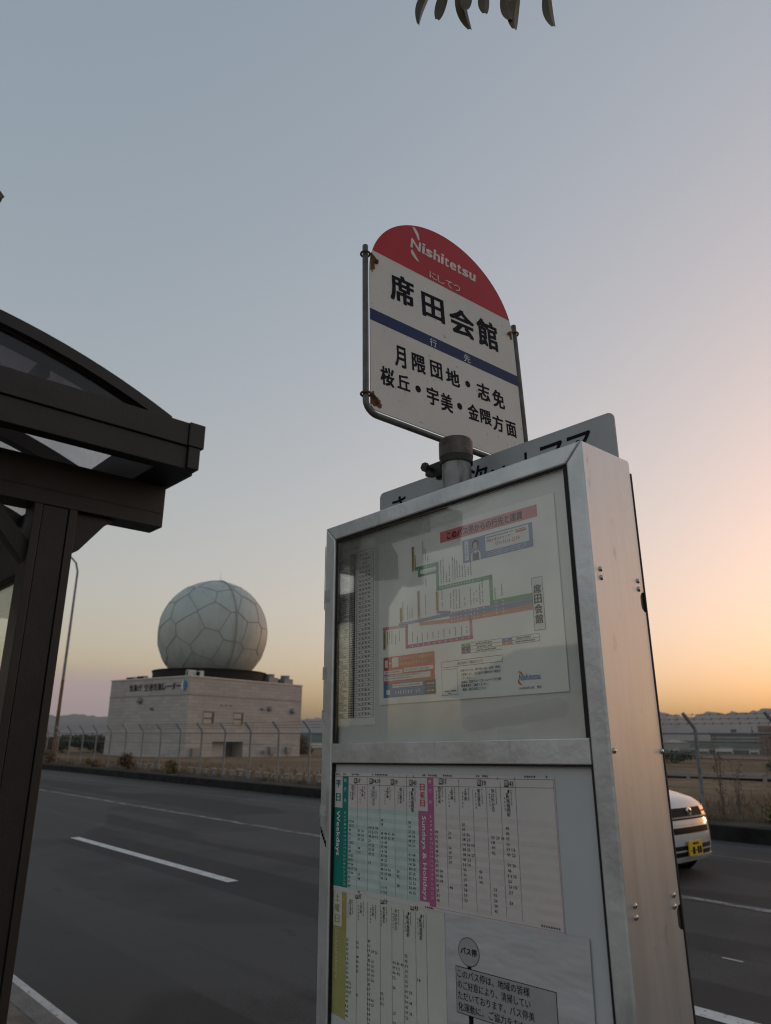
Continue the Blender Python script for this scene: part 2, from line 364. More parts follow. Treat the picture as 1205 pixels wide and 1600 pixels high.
# ---- hills on the horizon
def ridge(name, pts, r, thick, m='hill'):
    """pts: (bearing along +y from -x in degrees, height)"""
    mb = MB(); n = 0; cols = []
    dense = []
    for (a, h0), (b, h1) in zip(pts, pts[1:]):
        K = max(2, int(abs(b - a) / 0.25))
        for k in range(K):
            t = k / K; tt = t * t * (3 - 2 * t)
            dense.append((a + (b - a) * t, h0 + (h1 - h0) * tt))
    dense.append(pts[-1])
    for a, h in dense:
        jit = 1 + 0.035 * sin(a * 9.1) + 0.03 * sin(a * 23.7 + 1) + random.uniform(-.018, .018)
        d = Vector((-cos(radians(a)), sin(radians(a)), 0)); h *= jit
        cols.append([d * r + Vector((0, 0, -14)), d * (r + thick * .25) + Vector((0, 0, h * random.uniform(.40, .6))), d * (r + thick * .5) + Vector((0, 0, h)), d * (r + thick) + Vector((0, 0, -14))])
    for c in cols: mb.v += [tuple(p) for p in c]
    for i in range(len(cols) - 1):
        for k in range(3): mb.f.append((i * 4 + k, (i + 1) * 4 + k, (i + 1) * 4 + k + 1, i * 4 + k + 1))
    o = mb.build(name, m, smooth=True); return struct(o)

# ================================================================== BUS STOP
CASE = Matrix(((0.99972, -0.01112, -0.0211, -1.1853), (0.01118, 0.99993, 0.00277, 0.8934), (0.02107, -0.003, 0.99977, 2.0208), (0, 0, 0, 1)))
SIGN = Matrix(((0.10593, -0.9888, -0.10511, -0.9434), (0.99288, 0.09939, 0.06563, 0.8048), (-0.05445, -0.11132, 0.99229, 2.1868), (0, 0, 0, 1)))
BS = CASE @ Matrix.Translation((0.308, 0.07, -1.872))
iBS = BS.inverted()
stop = thing('bus_stop_sign', 'round-topped white and red bus stop sign in a tube frame on a grey pole', 'bus stop sign', mw=BS)
def ps(x, z, e): return tuple(iBS @ (SIGN @ Vector((x / 1000, e / 1000, z / 1000))))
def pc0(x, z, e): return tuple(iBS @ (CASE @ Vector((x / 1000, e / 1000, z / 1000))))
# pole
MB().lathe([(0.0281, 0.0), (0.0281, 1.98)], n=32).build('pole', 'galv', stop, smooth=True)
MB().lathe([(0.085, 0), (0.085, 0.012), (0.04, 0.016), (0.034, 0.06), (0.0285, 0.062)], n=28).build('base_plate', 'galv', stop, smooth=True)
MB().lathe([(0.0305, 1.955), (0.0325, 1.957), (0.0325, 1.988), (0.030, 1.993), (0.006, 1.995)], n=32).build('pole_cap', 'cap_paint', stop, smooth=True)
cl = MB().lathe([(0.0315, 1.944), (0.0315, 1.956)], n=28)
cl.box(-0.060, -0.014, 1.933, -0.028, -0.004, 1.957); cl.box(-0.060, 0.006, 1.933, -0.028, 0.016, 1.957)
cl.tube([(-0.05, -0.03, 1.945), (-0.05, 0.03, 1.945)], 0.0045, 8)
cl.lathe([(0.009, -0.038), (0.009, -0.030)], (-0.05, 0, 1.945), 6, 'y')
cl.box(-0.075, -0.008, 1.940, -0.058, 0.004, 1.950)
cl.build('clamp', 'dark_steel', stop)
# sign panel
def arc(z0):     # part of the outline above z0 (plate-local mm), from right to left
    c, r = (206.0, 337.0), 206.0; a0 = math.asin(max(-1, min(1, (z0 - c[1]) / r)))
    return [(c[0] + r * cos(a0 + (pi - 2 * a0) * k / 40), c[1] + r * sin(a0 + (pi - 2 * a0) * k / 40)) for k in range(41)]
low = []
for cx_, a0 in ((14, pi), (398, 1.5 * pi)):
    for k in range(7):
        a = a0 + pi / 2 * k / 6; low.append((cx_ + 14 * cos(a), 14 + 14 * sin(a)))
outline = low + arc(337)
panel = MB().prism(outline, 0, 2.2, ps).build('sign_panel', 'sign_white', stop)
MB().prism([(p[0] * 1.0, p[1]) for p in arc(390)], -0.35, -0.05, ps).build('red_head', 'sign_red', panel)
MB().prism([(0.2, 207), (411.8, 207), (411.8, 235), (0.2, 235)], -0.35, -0.05, ps).build('blue_band', 'sign_blue', panel)
t = MB()
put(t, ps, 'N', 109, 455, 137, 483, -0.7, .035, shear=.12)
for i, ch in enumerate('ishitetsu'):
    w = {'i': 8, 't': 13}.get(ch, 19.5)
    if i == 0: xx = 141
    put(t, ps, ch, xx, 455, xx + w, {'i': 487, 'h': 487, 't': 482}.get(ch, 477), -0.7, .035, shear=.12); xx += w + 2.6
def blade(mb, place, p0, p1, p2, w, e):
    """swoosh: quadratic curve tapering at both ends"""
    n = 12; top = []; bot = []
    for k in range(n + 1):
        q = k / n
        x = (1 - q) ** 2 * p0[0] + 2 * q * (1 - q) * p1[0] + q * q * p2[0]; z = (1 - q) ** 2 * p0[1] + 2 * q * (1 - q) * p1[1] + q * q * p2[1]
        h = w * (0.25 + 0.75 * sin(pi * min(1, .15 + q * .8)))
        top.append((x + h * .55, z + h * .35)); bot.append((x - h * .55, z - h * .35))
    poly = top + bot[::-1]
    mb.add([place(a, b, e) for a, b in poly], [(i, i + 1, 2 * n - i, 2 * n + 1 - i) for i in range(n)])
blade(t, ps, (119, 519), (131, 508), (134, 488), 7.5, -0.7)
blade(t, ps, (112, 448), (116, 434), (131, 425), 7.5, -0.7)
for i, ch in enumerate('にしてつ'):
    put(t, ps, ch, 161 + i * 23.2, 396 + (2 if ch in 'つ' else 0), 181 + i * 23.2, 415, -0.7, .004)
put(t, ps, '行', 152, 205.5 + 4, 171, 229, -0.7, .012); put(t, ps, '先', 247, 209, 266, 229, -0.7, .012)
t.build('white_lettering', 'sign_letter', panel)
t = MB()
for ch, x0, x1, z0, z1 in (('席', 52, 116, 283, 357), ('田', 136, 199, 281, 346), ('会', 214, 287, 274, 346), ('館', 296, 360, 275, 353)):
    put(t, ps, ch, x0, z0, x1, z1, -0.5, .044, shear=-.03, res=4, rise=.05)
for ch, x0, x1, z0, z1 in (('月', 60, 88, 121, 172), ('隈', 103, 138, 127, 171), ('団', 151, 183, 131, 173), ('地', 193, 231, 131, 171), ('志', 281, 318, 127, 170), ('免', 326, 362, 124, 169),
                           ('桜', 24, 57, 64, 107), ('丘', 64, 96, 70, 105), ('宇', 139, 170, 62, 104), ('美', 175, 207, 60, 103), ('金', 249, 280, 65, 104), ('隈', 284, 316, 67, 103), ('方', 320, 352, 62, 102), ('面', 360, 391, 62, 100)):
    put(t, ps, ch, x0, z0, x1, z1, -0.5, .040, shear=-.03, res=4, rise=.05)
for cx_, cz in ((253.5, 152), (116, 87), (226, 86.5)):
    t.add([ps(cx_ + 7 * cos(2 * pi * k / 14), cz + 8 * sin(2 * pi * k / 14), -0.5) for k in range(14)], [tuple(range(14))])
t.build('black_lettering', 'sign_ink', panel)
# rust weeping from the clips
t = MB()
for cx_, cz, w, h, sd in ((6, 352, 9, 26, 1), (7, 22, 11, 20, 2), (20, 14, 8, 8, 3), (404, 345, 6, 18, 4)):
    rr = random.Random(sd); pts = []
    for k in range(16):
        a = 2 * pi * k / 16; q = rr.uniform(.55, 1.05)
        pts.append((min(411.4, max(.6, cx_ + w * q * cos(a))), max(3, cz + h * q * sin(a))))
    t.add([ps(a, b, -0.28) for a, b in pts], [tuple(range(16))])
t.build('rust_stain', 'rust', panel)
# tube frame round the panel
pts = [(-9, 394), (-9, 20)] + [(17 - 26 * cos(a), 17 - 26 * sin(a)) for a in [pi / 2 * k / 6 for k in range(7)]] + [(395 + 26 * sin(a), 17 - 26 * cos(a)) for a in [pi / 2 * k / 6 for k in range(7)]] + [(421, 20), (421, 384)]
fr = MB().tube([ps(a, b, 3) for a, b in pts], 0.0060, 12).build('sign_frame', 'tube', stop, smooth=True)
for x, z, sgn in ((-9, 372, 1), (-9, 30, 1), (421, 360, -1)):
    c = MB()
    c.tube([ps(x + 9.3 * cos(a), z, 3 + 9.3 * sin(a)) for a in [2 * pi * k / 14 for k in range(15)]], 0.0022, 6)
    c.tube([ps(x + sgn * 8, z, -3), ps(x + sgn * 17, z - 6, -5), ps(x + sgn * 27, z - 16, -4)], 0.0021, 6)
    c.tube([ps(x + sgn * 8, z + 2, -5), ps(x + sgn * 26, z - 14, -6.5)], 0.0016, 6)
    c.tube([ps(x + sgn * 24, z - 12, -7), ps(x + sgn * 24, z - 12, 6)], 0.0034, 8)
    c.build('clip', 'rust', stop)
# the flat plate on the back of the case
def rrect(x0, z0, x1, z1, r, n=5):
    out = []
    for cx_, cz, a0 in ((x0 + r, z0 + r, pi), (x1 - r, z0 + r, 1.5 * pi), (x1 - r, z1 - r, 0), (x0 + r, z1 - r, .5 * pi)):
        out += [(cx_ + r * cos(a0 + pi / 2 * k / n), cz + r * sin(a0 + pi / 2 * k / n)) for k in range(n + 1)]
    return out
npl = MB().prism([(a, b - (a - 300) * .012) for a, b in rrect(4, -60, 598, 109, 12)], 149, 152, pc0).build('next_stop_plate', 'plate_grey', stop)
t = MB()
for ch, xc in (('き', 68), ('次', 297), ('は', 350), ('土', 412), ('マ', 469), ('ア', 527)):
    zt = {'は': 76, '次': 96, 'き': 90}.get(ch, 87)
    put(t, pc0, ch, xc - 24, zt - 52, xc + 24, zt, 148.4, .022)
t.build('black_lettering', 'sign_ink', npl)

# ================================================================== DISPLAY CASE
case = thing('display_case', 'tall aluminium timetable display case with two framed panels fixed to the bus stop pole', 'display case', mw=CASE)
def pc(x, z, e): return (x / 1000, e / 1000, z / 1000)
ZB = -945
def fbox(mb, x0, z0, x1, z1, y0, y1): return mb.box(x0 / 1000, y0 / 1000, z0 / 1000, x1 / 1000, y1 / 1000, z1 / 1000)
fbox(MB(), 1.5, ZB, 618.5, -1.5, 18, 134).build('case_body', 'alu', case, bevel=0.003)
# right side skin with its two finger notches cut out of the rear edge
def skin(x0, x1):
    p = [(2, ZB), (2, -0.5), (136, 2.5)]
    p += [(139 + 0, -1)]
    for zc in (-231, -661):
        p += [(139, zc + 15)] + [(139 - 13.5 * sin(a), zc + 15.5 * cos(a)) for a in [pi * k / 12 for k in range(1, 12)]] + [(139, zc - 15)]
    p += [(139, ZB)]
    return p
MB().prism(skin(0, 0), 618.6, 620.6, lambda a, b, e: (e / 1000, a / 1000, b / 1000)).build('side_panel', 'brushed', case, bevel=0.0006, seg=1)
MB().prism(skin(0, 0), -0.6, 1.4, lambda a, b, e: (e / 1000, a / 1000, b / 1000)).build('side_panel', 'brushed', case)
nb = MB()
for zc in (-231, -661): fbox(nb, 617.6, zc - 18, 618.4, zc + 18, 120, 138.5)
nb.build('finger_notch', 'notch', case)
fbox(MB(), 1, ZB + 5, 621.6, -18, 139.2, 143.5).build('rear_door', 'gasket', case, bevel=0.001)
# front frame, mitred corners
F = lambda poly, y0=0, y1=14: MB().prism(poly, y0, y1, pc)
gp = 0.5
F([(gp, 0), (620 - gp, 0), (590 - gp, -29.5), (30 + gp, -29.5)]).build('frame_rail', 'alu', case, bevel=0.0022)
F([(0, -gp), (29.5, -30), (29.5, ZB + 30), (0, ZB + gp)]).build('frame_stile', 'alu', case, bevel=0.0022)
F([(620, -gp), (620, ZB + gp), (591.5, ZB + 30), (591.5, -30)]).build('frame_stile', 'alu', case, bevel=0.0022)
F([(gp, ZB), (30 + gp, ZB + 29.5), (590 - gp, ZB + 29.5), (620 - gp, ZB)]).build('frame_rail', 'alu', case, bevel=0.0022)
F([(30.2, -431.5), (588.5, -430.5), (588.5, -465), (30.2, -466)], 1.2, 14).build('middle_rail', 'alu', case, bevel=0.0015)
gk = MB()
fbox(gk, 29.6, -33.2, 591.4, -29.6, 4, 15); fbox(gk, 582.5, -430, 591.2, -33.3, 4, 15); fbox(gk, 29.6, -431, 32.6, -33.3, 4, 15)
fbox(gk, 29.6, -467.8, 591.2, -466.2, 3, 15); fbox(gk, 587, -915, 591.3, -467.9, 3, 15); fbox(gk, 29.6, -915, 31.4, -467.9, 3, 15)
gk.build('gasket', 'gasket', case)
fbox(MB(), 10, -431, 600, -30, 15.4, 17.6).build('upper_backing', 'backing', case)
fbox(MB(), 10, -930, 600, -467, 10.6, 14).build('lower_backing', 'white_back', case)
fbox(MB(), 32.7, -430.4, 582.3, -33.4, 6.4, 8.6).build('glass_pane', 'case_glass', case)
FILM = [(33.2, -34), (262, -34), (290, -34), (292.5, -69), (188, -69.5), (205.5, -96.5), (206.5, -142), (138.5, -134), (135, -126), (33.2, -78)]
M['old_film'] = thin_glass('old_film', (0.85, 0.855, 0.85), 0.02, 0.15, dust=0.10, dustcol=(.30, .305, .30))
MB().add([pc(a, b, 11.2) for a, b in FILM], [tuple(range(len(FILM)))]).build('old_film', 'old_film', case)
M['smear'] = thin_glass('glass_smear', (0.94, 0.945, 0.94), 0.004, 0.3, dust=0.05, dustcol=(.35, .355, .35))
for (ax, az), (bx_, bz_), r_ in (((285, -58), (408, -44), 12), ((372, -405), (540, -388), 17)):
    d_ = math.hypot(bx_ - ax, bz_ - az); th = atan2(bz_ - az, bx_ - ax); pl = []
    for k in range(9): a = th + pi / 2 + pi * k / 8; pl.append((ax + r_ * cos(a), az + r_ * .72 * sin(a)))
    for k in range(9): a = th - pi / 2 + pi * k / 8; pl.append((bx_ + r_ * 1.1 * cos(a), bz_ + r_ * .8 * sin(a)))
    MB().add([pc(a, b, 6.1) for a, b in pl], [tuple(range(18))]).build('glass_smear', 'smear', case)
for y, z in ((19.5, -197.4), (20, -210), (124.5, -199.2), (124.2, -212.2), (8.5, -447), (136.5, -448), (21.5, -632.8), (21.4, -645.9), (122.5, -632.2), (121.4, -645.6)):
    MB().lathe([(0.0040, 0.0), (0.0038, 0.0012), (0.0026, 0.0024), (0.0008, 0.0029)], (0.6206, y / 1000, z / 1000), 14, 'x').build('rivet', 'steel', case, smooth=True)
for x0, z0, x1, z1, m in ((-1.2, -158, 16, -132, 'tape'), (-1.5, -310, 13, -288, 'tape'), (-1.5, -396, 10, -368, 'tape'), (-1, -560, 17, -540, 'tape'), (-1.6, -172, 1, -40, 'tape')):
    n = 7; top = [(x0 + (x1 - x0) * k / n, z1 + random.uniform(-2, 2)) for k in range(n + 1)]; bot = [(x0 + (x1 - x0) * k / n, z0 + random.uniform(-2, 2)) for k in range(n + 1)]
    MB().prism(top + bot[::-1], -0.35, -0.1, pc).build('tape_scrap', m, case)
t = MB()
for k in range(5):
    t.quad(pc(2 + 3.4 * k, -579 - 5.5 * k, -0.3), pc(4.6 + 3.4 * k, -577 - 5.5 * k, -0.3), pc(6.4 + 3.4 * k, -588 - 5.5 * k, -0.3), pc(3.8 + 3.4 * k, -590 - 5.5 * k, -0.3))
t.build('ink_scrawl', 'ink', case)

# ================================================================== SHEETS IN THE CASE
class Sheet:
    """a printed sheet standing in the case; coordinates are millimetres on the case front"""
    def __init__(s, name, label, cat, x0, z0, x1, z1, y, m, group=None, poly=None):
        s.ox, s.oz, s.y = x0, z0, y; s.mbs = {}
        s.root = thing(name, label, cat, mw=CASE @ Matrix.Translation((x0 / 1000, y / 1000, z0 / 1000)), group=group)
        poly = poly or [(x0, z0), (x1, z0), (x1, z1), (x0, z1)]
        MB().prism(poly, -0.1, 0.3, s.P).build('paper', m, s.root)
    def P(s, x, z, e): return ((x - s.ox) / 1000, e / 1000, (z - s.oz) / 1000)
    def mb(s, part, m, e=-0.4):
        k = (part, m)
        if k not in s.mbs: s.mbs[k] = MB()
        return s.mbs[k]
    def rect(s, part, m, x0, z0, x1, z1, e=-0.4):
        s.mb(part, m).quad(s.P(x0, z0, e), s.P(x1, z0, e), s.P(x1, z1, e), s.P(x0, z1, e)); return s
    def poly(s, part, m, pts, e=-0.4): s.mb(part, m).quad(*[s.P(a, b, e) for a, b in pts])
    def line(s, part, m, pts, w, e=-0.4):
        for (a, b), (c, d) in zip(pts, pts[1:]):
            L_ = math.hypot(c - a, d - b) or 1; nx_, nz_ = -(d - b) / L_ * w / 2, (c - a) / L_ * w / 2
            ex, ez = (c - a) / L_ * w / 2, (d - b) / L_ * w / 2
            s.mb(part, m).quad(s.P(a - ex + nx_, b - ez + nz_, e), s.P(c + ex + nx_, d + ez + nz_, e), s.P(c + ex - nx_, d + ez - nz_, e), s.P(a - ex - nx_, b - ez - nz_, e))
    def frame(s, part, m, x0, z0, x1, z1, w=0.5, e=-0.5):
        s.line(part, m, [(x0, z0), (x1, z0)], w, e); s.line(part, m, [(x0, z1), (x1, z1)], w, e)
        s.line(part, m, [(x0, z0), (x0, z1)], w, e); s.line(part, m, [(x1, z0), (x1, z1)], w, e)
    def text(s, part, m, st, x0, z0, x1, z1, e=-0.9, off=0.0, rot=0, shear=0.0, res=1): put(s.mb(part, m), s.P, st, x0, z0, x1, z1, e, off, shear, res, rot)
    def col(s, part, m, st, xc, zt, size, e=-0.9, off=0.0, pitch=None): column(s.mb(part, m), s.P, st, xc, zt, size, e, off, pitch)
    def done(s):
        for (part, m), b in s.mbs.items(): b.build('badge_character' if part.endswith('t') and '#' in part else part.split('#')[0], m, s.root)

rnd = random.Random(21)
def microtext(sh, part, m, x0, z0, x1, z1, step, e=-0.8, fill=0.62):
    """a line of print too small to read: one small stroke block per character"""
    if x1 - x0 > z1 - z0:
        x = x0
        while x < x1 - step * .5:
            if rnd.random() < .92: sh.rect(part, m, x, z0 + rnd.uniform(0, .15) * (z1 - z0), x + step * fill * rnd.uniform(.7, 1.1), z1 - rnd.uniform(0, .15) * (z1 - z0), e)
            x += step
    else:
        z = z1
        while z > z0 + step * .5:
            if rnd.random() < .94: sh.rect(part, m, x0 + rnd.uniform(0, .2) * (x1 - x0), z - step * fill * rnd.uniform(.7, 1.1), x1 - rnd.uniform(0, .2) * (x1 - x0), z, e)
            z -= step

# ---- fare table at the left
fs = Sheet('fare_table', 'narrow black and white fare table with dozens of rows beside the route map', 'printed sheet', 12, -400, 137, -44, 14.6, 'paper')
fs.text('heading', 'ink', 'この停留所からの運賃表', 22, -57.5, 86, -51.5, off=.01)
for i in range(73):
    z = -72 - i * 4.36; fs.line('ruling', 'ink', [(18, z), (133, z)], 0.5)
for x in (18, 62, 79, 84, 133): fs.line('ruling', 'ink', [(x, -66), (x, -386.5)], 0.7)
fs.line('ruling', 'ink', [(18, -66), (133, -66)], 0.7)
fs.rect('route_column', 'grey_ink', 62.4, -386, 78.6, -66.4, -0.3)
for i in range(72):
    z = -72 - i * 4.36
    fs.text('print', 'print_white', str(rnd.choice((170, 190, 210, 230, 260, 290, 320, 350, 380, 410))), 65, z - 3.7, 76, z - .8, -.8, off=.015)
    if rnd.random() < .95: microtext(fs, 'print', 'ink', 22 + rnd.choice((0, 3, 6)), z - 3.5, rnd.uniform(44, 60), z - .8, 2.9)
    if i % 2 == 0: microtext(fs, 'print', 'grey_ink', 92, z - 3.5, 126, z - 1, 9, fill=.5)
for z0, z1 in ((-84, -76), (-98, -90), (-132, -102), (-296, -284), (-310, -300), (-318, -313), (-332, -322), (-352, -338), (-364, -356), (-374, -369), (-384, -379)):
    fs.rect('route_tab', 'ink', 14.5, z0, 22, z1, -0.9)
fs.done()

# ---- route map
rm = Sheet('route_map', 'route map poster with green, violet and magenta lines under a red heading bar', 'poster', 150, -366, 556, -64, 13.4, 'paper')
rm.rect('heading_bar', 'banner_red', 313, -95, 523, -75); rm.text('lettering', 'ink', 'このバス停からの行先と運賃', 330, -92.5, 495, -78.5, off=.035, res=2)
rm.rect('enquiry_banner', 'ad_blue', 365, -142, 512, -102, -.4); rm.rect('enquiry_banner_panel', 'print_white', 370, -138, 378.5, -104, -.7); rm.rect('enquiry_banner_panel', 'print_white', 416, -131, 505, -104, -.7)
microtext(rm, 'lettering', 'ad_blue', 372.5, -136, 376, -106, 2.6, -1.0)
# the attendant drawn on the banner
hx, hz = 394, -114
for part, m, pts, e in (('attendant_print', 'sign_ink', [(hx + 7.5 * cos(a), hz + 8.5 * sin(a)) for a in [2 * pi * k / 14 for k in range(14)]], -.7),
                        ('attendant_print', 'skin_print', [(hx + 4.8 * cos(a), hz - 2.5 + 6 * sin(a)) for a in [2 * pi * k / 14 for k in range(14)]], -.9),
                        ('attendant_print', 'skin_print', [(hx - 2, hz - 7), (hx + 2, hz - 7), (hx + 2, hz - 12), (hx - 2, hz - 12)], -.9),
                        ('attendant_print', 'print_white', [(hx - 11, hz - 27), (hx - 10, hz - 15), (hx - 4, hz - 11), (hx + 4, hz - 11), (hx + 10, hz - 15), (hx + 11, hz - 27)], -.7),
                        ('attendant_print', 'badge_dark', [(hx - 7, hz - 27), (hx - 7, hz - 15), (hx - 3, hz - 12), (hx, hz - 17), (hx + 3, hz - 12), (hx + 7, hz - 15), (hx + 7, hz - 27)], -.9)):
    rm.poly(part, m, pts, e)
microtext(rm, 'lettering', 'ink', 419, -109, 500, -106.8, 2.2, -1.0); rm.text('lettering', 'ink', '西鉄お客さまセンター', 419, -116.5, 473, -111.5, -1.0, off=.01)
rm.rect('lettering', 'phone_red', 480, -112.5, 501, -109.8, -1.0)
rm.text('lettering', 'phone_red', '050-3616-2150', 437, -125, 487, -118.5, -1.0, off=.015)
for z in (-133.6, -136.4, -139.2): microtext(rm, 'lettering', 'print_white', 418, z - .7, 500, z + .7, 2.4, -1.0, .5)
# lines of the network
R_ = rm.line
def stops(x0, x1, z, n, m='print_white', r=1.35, dz=0.0):
    for k in range(n):
        x = x0 + (x1 - x0) * k / max(1, n - 1); zz = z + dz * k / max(1, n - 1)
        rm.poly('stop_dots', m, [(x + r * cos(a), zz + r * sin(a)) for a in [2 * pi * q / 6 for q in range(6)]], -.9)
R_('green_line', 'route_green', [(252, -131), (304, -131), (304, -175.5), (423, -175.5), (423, -218), (503, -218)], 7)
R_('green_line', 'route_green', [(259, -131), (259, -144.5), (303, -144.5)], 5)
rm.rect('violet_line', 'route_violet', 330, -233, 503, -221.5); R_('violet_line', 'route_violet', [(302, -217), (330, -221)], 5); rm.rect('violet_line', 'route_blue', 330, -229, 503, -225, -.6)
rm.poly('violet_line', 'route_blue', [(256, -223), (332, -221), (332, -227), (256, -229)], -.42); R_('violet_line', 'route_blue', [(207, -226.5), (256, -226)], 5)
rm.rect('orange_line', 'route_orange', 330, -240.4, 503, -233.2); rm.poly('orange_line', 'route_orange', [(257, -229), (332, -232), (332, -239), (257, -235)], -.42)
R_('magenta_line', 'route_pink', [(163.5, -229.5), (226, -231)], 5); R_('magenta_line', 'route_pink', [(376.5, -236), (376.5, -268)], 6)
R_('magenta_line', 'route_magenta', [(224.5, -233), (224.5, -268.5), (377, -268.5)], 6.5)
rm.rect('route_tag', 'print_white', 266, -143, 298, -138.5, -.8)
for x, zt, zb in ((244, -87, -134), (256.5, -172, -224), (302, -180, -215), (210.5, -196, -225), (165.5, -232, -268)):
    rm.rect('place_tag#%d' % x, 'tan_label', x - 3.4, zb, x + 3.4, zt, -.5); microtext(rm, 'lettering', 'ink', x - 1.5, zb + 2, x + 1.5, zt - 2, 4, -1.0, .6)
for x, zt, zb in ((250, -106, -130), (270, -82, -122), (276, -98, -122), (282, -112, -124), (276, -150, -170), (313, -126, -168), (319, -124, -168), (326, -150, -168), (333, -138, -168), (341, -126, -167), (346, -130, -167), (351, -134, -166), (357, -144, -166), (363, -142, -166), (369, -146, -167), (376, -150, -167), (382, -142, -166),
                  (431, -196, -214), (445, -192, -212), (216, -186, -221), (228, -196, -221), (234, -204, -221), (240, -198, -221), (274, -182, -218), (314, -180, -212), (334, -188, -217), (341, -184, -217), (347, -184, -217), (354, -184, -217), (366, -200, -217), (379, -186, -217), (386, -196, -217), (392, -194, -217), (399, -178, -217), (405, -176, -216),
                  (174, -236, -262), (180, -236, -262), (186, -236, -262), (196, -244, -262), (206, -238, -258), (240, -244, -263), (252, -252, -263), (264, -248, -262), (277, -250, -262), (290, -250, -262), (303, -250, -262), (316, -248, -262), (329, -250, -262), (342, -248, -262), (356, -248, -262), (368, -250, -262)):
    microtext(rm, 'stop_names', 'ink', x - 1.1, zb, x + 1.1, zt, 3.1, -.8)
stops(246, 258, -133, 3); stops(310, 385, -175.5, 13); stops(278, 290, -131, 3)
for z in (-224, -230.5, -236.5): stops(335, 356, z, 4); stops(379, 393, z, 3); stops(406, 406, z, 1); stops(366, 366, z, 1)
for z in (-218, -224, -230.5, -236.5): stops(432, 446, z, 2)
stops(168, 222, -230, 10, r=1.2); stops(212, 252, -226.5, 7, r=1.2); stops(240, 372, -268.5, 11)
rm.frame('stop_name_box', 'ink', 503.5, -273, 523.5, -192, .7); rm.rect('stop_name_box', 'print_white', 503.5, -273, 523.5, -192, -.45)
rm.col('lettering', 'ink', '席田会館', 513.5, -203, 14.2, -1.0, off=.05, pitch=15.4)
# legend
rm.rect('legend', 'route_green', 354, -283, 373.6, -277.5, -.5); rm.rect('legend', 'purple_cell', 354, -294, 373.6, -288.5, -.5); rm.rect('legend', 'badge_dark', 354, -288.4, 373.6, -283.1, -.5)
stops(364, 364, -280, 1); stops(364, 364, -285.8, 1); stops(364, 364, -291.2, 1)
for z in (-277.6, -283, -288.5, -294.3): R_('legend', 'ink', [(374, z), (439, z)], .5)
rm.rect('legend', 'route_blue', 439.6, -283.3, 459, -278, -.5); rm.rect('legend', 'route_orange', 439.6, -289, 459, -283.4, -.5); stops(449, 449, -280.7, 1); stops(449, 449, -286.2, 1)
rm.frame('legend', 'ink', 459.4, -289, 511, -278, .5); R_('legend', 'ink', [(459.4, -283.4), (511, -283.4)], .5)
for x0, x1, z in ((386, 420, -281.8), (388, 420, -287.2), (386, 428, -292.8), (468, 500, -282.2), (466, 504, -287.6)): microtext(rm, 'lettering', 'ink', x0, z, x1, z + 2.6, 3.2, -.9)
# service notice with its boxed heading
rm.frame('service_notice', 'ink', 307.5, -313, 438.5, -303.3, .6); rm.text('lettering', 'ink', '運行状況のご案内について', 344, -311, 399, -306, off=.012)
rm.frame('service_notice', 'grey_ink', 308, -358, 343, -316.5, .5)
microtext(rm, 'lettering', 'ink', 312, -352.8, 340, -350.6, 2.4, -.9); microtext(rm, 'lettering', 'ink', 322, -356.4, 331, -354.4, 2.4, -.9)
for i, (st, x1) in enumerate((('西鉄バスでは、悪天候(大雨・台風・積雪)', 434), ('の影響により、迂回運行や運休を行う場合が', 434), ('ございます。', 374), ('詳細は、西鉄グループホームページや位置', 434), ('情報検索をご確認ください。', 408), ('・最新の運行状況はこちら', 403))):
    z = -323.3 - i * 6.05; rm.text('lettering', 'ink', st, 351, z - .1, x1, z + 4.5, off=.012)
# app advertisement
rm.rect('app_advert', 'ad_red', 162.5, -329.5, 292, -282.5, -.5); rm.rect('app_advert', 'ad_cyan', 162.5, -354.2, 293.5, -329.6, -.5)
rm.rect('app_advert', 'badge_dark', 166, -304, 176, -285.5, -.8); rm.rect('app_advert', 'print_white', 167.2, -301.5, 174.8, -288, -1.0); rm.poly('app_advert', 'print_white', [(179, -297), (183, -294), (179, -291)], -.8)
rm.rect('app_advert', 'print_white', 186, -302, 203, -284.5, -.8)
rm.text('lettering', 'ad_yellow', 'スマートフォンで簡単検索！', 206, -291.8, 287, -285.5, off=.02); rm.text('lettering', 'ad_yellow', '接近情報がわかります！', 206, -300.4, 276, -294.2, off=.02)
for x0, x1, z0, z1 in ((164, 213, -313.5, -307), (217, 289, -312.2, -305.6), (165, 282, -325, -315.6), (187, 262, -338, -331.8)):
    rm.rect('app_advert', 'print_white', x0, z0, x1, z1, -.8)
for x0, x1, z in ((168, 208, -311.4), (221, 284, -310.2), (168, 262, -319), (168, 240, -323), (190, 258, -336)): microtext(rm, 'lettering', 'ad_cyan', x0, z, x1, z + 2.6, 3, -1.1)
microtext(rm, 'lettering', 'print_white', 188, -350, 258, -343, 6.5, -1.1, .35); rm.rect('app_advert', 'print_white', 170, -349, 180, -341, -.8)
for z in (-341.2, -353): rm.rect('app_advert', 'badge_dark', 267, z, 292.5, z + 10.6, -.8); microtext(rm, 'lettering', 'print_white', 273, z + 4, 290, z + 6.5, 3, -1.1)
# operator's mark
rm.text('operator_mark', 'logo_blue', 'Nishitetsu', 468, -345.2, 507.5, -335.6, off=.006, shear=.16, res=2)
blade(rm.mb('operator_mark', 'logo_red'), rm.P, (468, -331.5), (475, -333), (475.5, -339), 2.2, -.95); blade(rm.mb('operator_mark', 'logo_red'), rm.P, (467, -344), (467.5, -349.5), (474, -351.5), 2.2, -.95)
rm.text('lettering', 'ink', '2024年3月16日　現在', 467, -358.4, 509, -354.6, off=.01)
rm.done()

